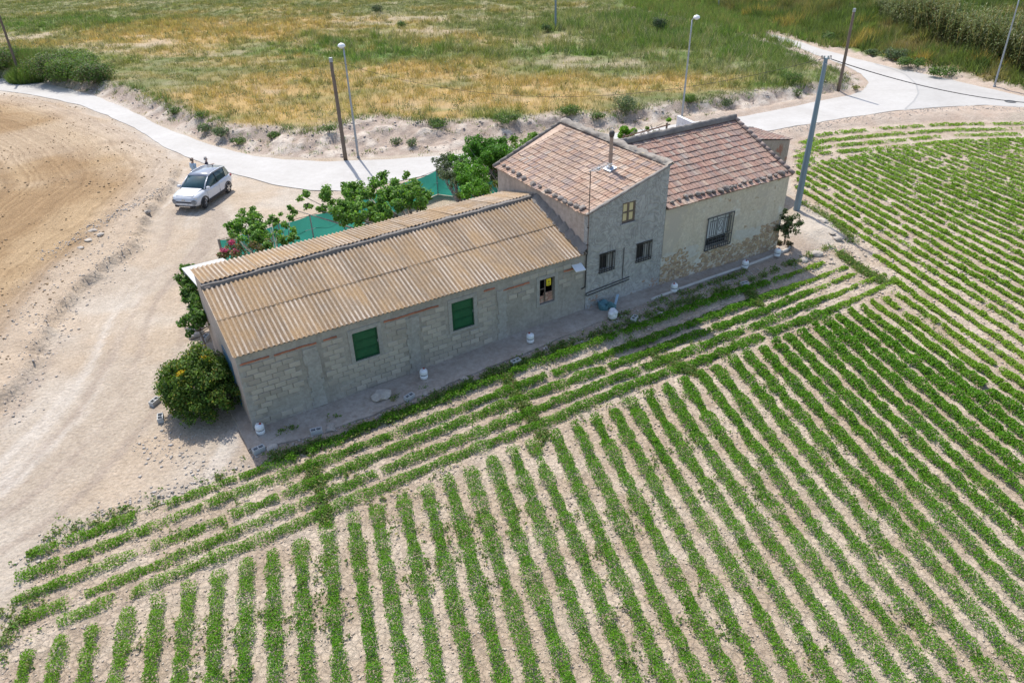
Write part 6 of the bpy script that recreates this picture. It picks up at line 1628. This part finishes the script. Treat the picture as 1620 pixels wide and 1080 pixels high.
g = MB(); g.hexa([(1.02, -.68, 1.075), (1.92, -.55, .90), (1.92, .55, .90), (1.02, .68, 1.075), (1.02, -.66, 1.10), (1.90, -.53, .925), (1.90, .53, .925), (1.02, .66, 1.10)]); g.obj('bonnet', P_WHITE, car, bevel=.02)
g = MB(); g.box(-1.55, -1.49, -.02, .02, 1.60, 1.68); g.obj('roof_antenna', P_BLACK, car)

# ================================================================== THE TWO PEOPLE BEHIND THE CAR
def skin_mesh(joints, edges, root, sub=2):
    me = bpy.data.meshes.new('tmp'); me.from_pydata([j[:3] for j in joints], edges, []); me.update()
    o = bpy.data.objects.new('tmp', me); COL.objects.link(o); mod = o.modifiers.new('s', 'SKIN'); 
    for i, j in enumerate(joints):
        sv = me.skin_vertices[0].data[i]; sv.radius = (j[3], j[4] if len(j) > 4 else j[3]); sv.use_root = i == root
    s2 = o.modifiers.new('d', 'SUBSURF'); s2.levels = sub; s2.render_levels = sub
    dg = bpy.context.evaluated_depsgraph_get(); r = bpy.data.meshes.new_from_object(o.evaluated_get(dg)); bpy.data.objects.remove(o)
    r.polygons.foreach_set('use_smooth', [True] * len(r.polygons)); return r
SKIN_M = mat('skin', (.46, .29, .215), (.42, .26, .19), 8, .6)
def person(label, loc, rz, shirt, trousers, hair, bent=0.0, arm_fwd=.35):
    t = thing('person', label, 'person', loc, rz)
    # x = facing direction, y = left
    J = [(0, 0, .93, .13, .15), (.0, 0, 1.14, .115, .145), (.02, 0, 1.36, .12, .17), (.03, 0, 1.47, .06, .065), (.05, 0, 1.545, .058), (.06, 0, 1.64, .088, .08), (.06, 0, 1.71, .065)]
    E_ = [(0, 1), (1, 2), (2, 3), (3, 4), (4, 5), (5, 6)]
    for s in (1, -1):
        k = len(J); J += [(.0, s * .10, .86, .09), (.03, s * .11, .48, .06), (.0, s * .11, .10, .042), (.14, s * .12, .035, .035)]; E_ += [(0, k), (k, k + 1), (k + 1, k + 2), (k + 2, k + 3)]
        k = len(J); J += [(.01, s * .19, 1.40, .055), (-.02, s * .245, 1.14, .042), (arm_fwd * .55, s * .20, .98 + arm_fwd * .35, .032), (arm_fwd * .55 + .09, s * .18, .97 + arm_fwd * .42, .026)]; E_ += [(2, k), (k, k + 1), (k + 1, k + 2), (k + 2, k + 3)]
        for f in range(4): J.append((J[k + 3][0] + .075 - .008 * abs(f - 1.3), J[k + 3][1] + (f - 1.5) * .018, J[k + 3][2] - .015, .0085)); E_.append((k + 3, len(J) - 1))
        J.append((J[k + 3][0] + .03, J[k + 3][1] - s * .05, J[k + 3][2] + .01, .010)); E_.append((k + 3, len(J) - 1))
    link('body', skin_mesh(J, E_, 0), SKIN_M, t)
    S = [(0, 0, .90, .15, .165), (.0, 0, 1.14, .135, .165), (.02, 0, 1.37, .135, .19), (.025, 0, 1.455, .085, .09)]; SE = [(0, 1), (1, 2), (2, 3)]
    for s in (1, -1):
        k = len(S); S += [(.01, s * .20, 1.405, .072), (-.02, s * .25, 1.14, .056), (arm_fwd * .3, s * .225, 1.05 + arm_fwd * .2, .050)]; SE += [(2, k), (k, k + 1), (k + 1, k + 2)]
    link('shirt', skin_mesh(S, SE, 0), shirt, t)
    T = [(0, 0, .92, .14, .16)]; TE = []
    for s in (1, -1):
        k = len(T); T += [(.0, s * .10, .84, .105), (.03, s * .11, .48, .075), (.0, s * .11, .09, .058)]; TE += [(0, k), (k, k + 1), (k + 1, k + 2)]
    link('trousers', skin_mesh(T, TE, 0), trousers, t)
    h = skin_mesh([(.035, 0, 1.66, .098, .092), (.03, 0, 1.735, .075, .075), (-.0, 0, 1.60, .06, .075)], [(0, 1), (0, 2)], 0, 2); link('hair', h, hair, t)
    g = MB()
    for s in (1, -1): g.lathe([(.004, -.006), (.011, 0), (.004, .006)], 8, (.138, s * .032, 1.655))
    g.obj('eyes', P_BLACK, t); g = MB(); g.tube([(.135, 0, 1.65), (.165, 0, 1.615), (.14, 0, 1.605)], [.008, .016, .008], 6); g.obj('nose', SKIN_M, t)
    g = MB(); g.box(.128, .142, -.028, .028, 1.572, 1.582); g.obj('mouth', mat('lips', (.30, .13, .11), None, 5, .6) if 'lips' not in bpy.data.materials else bpy.data.materials['lips'], t)
    for s in (1, -1):
        g = MB(); g.lathe([(.006, -.035), (.02, -.01), (.022, .015), (.008, .035)], 8, (.045, s * .088, 1.64)); g.obj('ear', SKIN_M, t)
    return t
p1_, p2_ = gz(313, 293), gz(334, 291)
person('person in a pale blue short sleeved shirt behind the white car', (p1_[0], p1_[1], ground(*p1_[:2])), math.radians(60), mat('pale_blue_cotton', (.36, .47, .56), (.42, .53, .62), 9, .9), mat('navy_trousers', (.06, .07, .10), None, 6, .9), mat('brown_grey_hair', (.15, .10, .08), (.22, .17, .14), 20, .9))
person('person with grey hair and a dark top behind the white car', (p2_[0], p2_[1], ground(*p2_[:2])), math.radians(20), mat('dark_cotton', (.03, .028, .045), (.05, .04, .06), 9, .9), mat('dark_trousers', (.05, .05, .06), None, 6, .9), mat('grey_hair', (.40, .38, .37), (.28, .27, .27), 20, .9), arm_fwd=.6)

# ================================================================== SMALL THINGS ALONG THE WALL
def path_z(u, v): return 0.40 * float(sstep(0, 15, u)) - 0.18 * float(sstep(18, 26, u)) + .07
def at_path(px, py, onpath=True):
    z = .3
    for _ in range(6):
        P = gz(px, py, z); u, v = uvw(P[0], P[1]); z = path_z(u, v) if onpath else ground(P[0], P[1])
    return np.array([P[0], P[1], z])
BAND = mat('dark_band', (.10, .11, .13), None, 6, .6)
def drum(px, py, label, rz):
    P = at_path(px, py); t = thing('plastic_drum', label, 'drum', tuple(P), rz, 'white plastic drums along the front wall'); t.scale = (.86, .86, .9)
    g = MB(); g.lathe([(.12, 0), (.165, .02), (.178, .10), (.178, .175), (.165, .185)], 18); g.obj('drum_base', M_WHITE, t, smooth=True)
    g = MB(); g.lathe([(.160, .183), (.166, .19), (.166, .215), (.160, .222)], 18); g.obj('strap', BAND, t)
    g = MB(); g.lathe([(.165, .22), (.180, .235), (.180, .34), (.165, .40), (.11, .44), (.05, .45)], 18); g.obj('drum_top', M_WHITE, t, smooth=True)
    g = MB(); g.lathe([(.045, .44), (.05, .46), (.045, .485)], 12, (.05, 0, 0)); g.obj('cap', mat('red_cap', (.35, .06, .05), None, 5, .5) if 'red_cap' not in bpy.data.materials else bpy.data.materials['red_cap'], t)
    g = MB(); g.tube([(-.10, 0, .425), (-.10, 0, .48), (-.02, 0, .48), (-.02, 0, .445)], .014, 6); g.obj('handle', M_WHITE, t, smooth=True)
for k, (x, y, l) in enumerate([(413, 685, 'white plastic drum at the left front corner of the block shed'), (671, 598, 'white plastic drum on the path between the two green shutters'), (839, 541, 'white plastic drum on the path below the dark open window'),
                               (1066, 461, 'white plastic drum on the path at the join of tower and stone house'), (1178, 424, 'white plastic drum right of the big grilled window'), (1229, 405, 'white plastic drum at the right front corner of the stone house')]):
    drum(x, y, l, k * 1.3)
P = at_path(969, 503); t = thing('lidded_tub', 'white tub with a loose cloth over it, on the path below the tower', 'tub', tuple(P))
g = MB(); g.lathe([(.13, 0), (.19, .05), (.205, .26), (.19, .27)], 16); g.obj('tub', M_WHITE, t, smooth=True)
me = rock_mesh('cloth_cover', 71, .22, .22, .15, 2, .3); o = link('cloth_cover', me, mat('white_cloth', (.70, .70, .70), (.60, .61, .63), 6, .9), t, (0, 0, .29))
def hollow_block(P, rz, label, group='loose hollow concrete blocks'):
    t = thing('hollow_block', label, 'concrete block', tuple(P), rz, group); g = MB(); L, Wd, Hh, e = .20, .10, .20, .032
    for y0, y1 in ((-Wd, -Wd + e), (Wd - e, Wd)): g.box(-L, L, y0, y1, 0, Hh)
    for x0, x1 in ((-L, -L + e), (-.016, .016), (L - e, L)): g.box(x0, x1, -Wd + e, Wd - e, 0, Hh)
    g.obj('shell', mat('pale_block', (.47, .47, .465), (.40, .40, .39), 6, .95, .3, 40) if 'pale_block' not in bpy.data.materials else bpy.data.materials['pale_block'], t)
    g = MB(); g.box(-L + e, L - e, -Wd + e, Wd - e, .0, .05); g.obj('hole_shade', M_DARK, t)  # near-black floor in the holes, shade put in as colour
for k, (x, y, l) in enumerate([(410, 714, 'hollow block at the field edge in front of the shed corner drum'), (501, 685, 'hollow block on the earth below the left part of the shed wall'), (648, 631, 'hollow block in front of the path, below the drum between the shutters'), (816, 575, 'hollow block by the weeds, left of the drum under the open window'),
                               (1003, 507, 'hollow block half buried in front of the tower'), (1177, 452, 'hollow block by the first crop row in front of the stone house'), (326, 537, 'hollow block above the big flowering bush'), (255, 664, 'hollow block at the lower left of the big flowering bush'), (246, 638, 'hollow block tucked against the left side of the flowering bush')]):
    hollow_block(at_path(x, y, False) - [0, 0, .02], AX + (.15, -.2, .3, .1, .5, -.1, .9, 1.4, .7)[k], l)
# hollow red bricks stacked by the end wall
bh = MB()
for y0, y1 in ((-.06, -.045), (-.008, .008), (.045, .06)): bh.box(-.15, .15, y0, y1, 0, .10)
bh.box(-.15, .15, -.045, -.008, 0, .012); bh.box(-.15, .15, .008, .045, 0, .012); bh.box(-.15, .15, -.045, -.008, .088, .10); bh.box(-.15, .15, .008, .045, .088, .10)
bme2 = bh.mesh('hollow_brick'); M_RBRICK = mat('dusty_red_brick', (.40, .215, .165), (.33, .16, .12), 6, .95, .3, 30, rnd=.18); bme2.materials.append(M_RBRICK)
for r in range(7):
    for c_ in range(1):
        for z in range((5, 7, 8, 8, 8, 7, 6)[r]):
            P = W3(-.40 + random.uniform(-.02, .02), 3.75 + .225 * r, .11 + .102 * z); o = link('brick', bme2, None, None, tuple(P), (0, 0, AX + random.uniform(-.08, .08))); o.scale = (1, 1.6, 1)
            tag(o, 'dusty red hollow brick in the low stack by the shed end wall', 'brick', 'stacked red bricks by the end wall')
# pipes and sheeting leaning at the tower's foot
M_PALEBLUE = mat('pale_blue_plastic', (.30, .42, .50), (.36, .48, .56), 5, .5)
for k, (a_, b_) in enumerate([((930, 474), (955, 487)), ((934, 471), (958, 482))]):
    A_ = at_path(*a_); B_ = at_path(*b_); A_[2] += .32; B_[2] += .10; g = MB(); g.tube([A_, B_], .045, 8); o = g.obj('plastic_pipe', M_PALEBLUE, None, smooth=True)
    tag(o, ('pale blue plastic pipe lying at the foot of the tower, front one', 'pale blue plastic pipe lying at the foot of the tower, nearest the wall')[k], 'pipe', 'pipes at the foot of the tower')
P = at_path(960, 488); me = rock_mesh('plastic_sheet', 33, .28, .22, .22, 3, .55); tag(link('plastic_sheet', me, mat('teal_sheet', (.06, .16, .19), (.10, .22, .25), 4, .5), None, tuple(P + [0, 0, .12])), 'crumpled teal plastic sheet beside the white tub under the tower', 'sheet')
P = at_path(972, 478); g = MB(); g.hexa([P + np.array(q) for q in [(-.05, -.25, 0), (.05, -.25, 0), (.22, .2, .25), (.10, .2, .25), (-.05, -.25, .03), (.05, -.25, .03), (.22, .2, .28), (.10, .2, .28)]]); tag(g.obj('plank', M_PALEBLUE), 'short pale blue board leaning on the tower foot', 'board')
# stones weighing down the eave tiles
def eave_stones(pts, p0, n0, label, group, m, seed):
    rs = random.Random(seed)
    for i_, (x, y) in enumerate(pts):
        q = on_local_plane(x, y, p0, n0); s = rs.uniform(.085, .145)
        o = link('stone', rock_mesh('stone', seed * 100 + x, s * rs.uniform(.9, 1.35), s, s * rs.uniform(.55, .8), 2, .3), m, None, tuple(W3(q[0], q[1], q[2] + s * .45)), (0, 0, rs.random() * 6))
        tag(o, f'{label}, {ordinal(i_ + 1)} from the left', 'stone', group)
eave_stones([(797, 263), (803, 267), (812, 273), (821, 278), (829, 283), (843, 292), (854, 297), (867, 304), (878, 311), (886, 316), (894, 321), (903, 324), (912, 328), (920, 331)], TP, TN, 'grey stone on the tiles of the low tower eave', 'stones along the tower eave', M_STONE_DK, 3)
eave_stones([(1063, 321), (1074, 317), (1085, 313), (1093, 310), (1104, 309), (1112, 307), (1121, 305), (1129, 304), (1140, 303), (1148, 300), (1157, 298), (1163, 296), (1170, 293), (1178, 290), (1187, 288), (1198, 286), (1207, 284), (1218, 280), (1227, 278), (1236, 275), (1244, 272)], HP, HN, 'dark stone on the front eave tiles of the stone house', 'stones along the stone house eave', M_STONE_DK, 4)
# stones on the ground
for k, (x, y, s, l, gname) in enumerate([(1326, 378, .20, 'whitest stone of the heap at the crop corner right of the stone house', None), (1316, 370, .16, 'pale stone just above the whitest one at the crop corner', None), (1301, 350, .22, 'flat pale stone near the right hand crop rows, highest of the scatter', None), (1290, 403, .30, 'flat slab of pale stone on the sunlit edge below the pole shadow', None), (1272, 412, .24, 'flat stone left of the slab on the sunlit edge', None), (1312, 392, .18, 'stone at the tip of the pole shadow', None),
                                        (430, 708, .16, 'stone beside the hollow block at the shed corner', None), (524, 677, .19, 'orange tinted stone lying beside the path below the first shutter', None), (588, 651, .15, 'small pale stone in front of the path below the first shutter', None), (604, 630, .30, 'broad flat pale stone lying on the path below the first shutter', None), (672, 623, .13, 'small stone right of the block below the second shutter', None), (735, 600, .15, 'pale stone at the weed edge below the second shutter', None), (1118, 481, .18, 'stone on the earth in front of the stone house window', None), (1046, 497, .17, 'stone by the path in front of the stone house left edge', None),
                                        (303, 522, .20, 'dark stone by the vine, left one', None), (312, 531, .24, 'dark stone by the vine, nearer the bush', None), (316, 519, .22, 'pale bluish stone under the vine', None),
                                        (148, 366, .19, 'pale stone in the rubble line of the ploughed field', None), (160, 372, .15, 'second stone right of the pale one in the rubble line', None), (140, 381, .17, 'stone below the pale one in the rubble line', None), (128, 393, .14, 'lowest stone of the rubble line by the ploughed field', None), (232, 335, .18, 'stone at the upper end of the rubble line near the car', None)]):
    P = gpx(x, y); o = link('stone', rock_mesh('stone', 500 + k, s * 1.25, s, s * .5, 2, .3), M_STONE, None, (P[0], P[1], P[2] + s * .18 + (.10 if k == 9 else 0)), (0, 0, k * 1.1)); tag(o, l, 'stone', gname)
# manhole in the old slab
P = gz(1598, 161.5); g = MB(); g.lathe([(.42, .030), (.42, .052), (.38, .054)], 20, (0, 0, 0)); o = g.obj('manhole_cover', mat('cast_iron', (.16, .16, .165), (.12, .12, .125), 6, .7), None, loc=(P[0], P[1], .012)); tag(o, 'round iron manhole cover in the grey road slab at the far right', 'manhole cover')
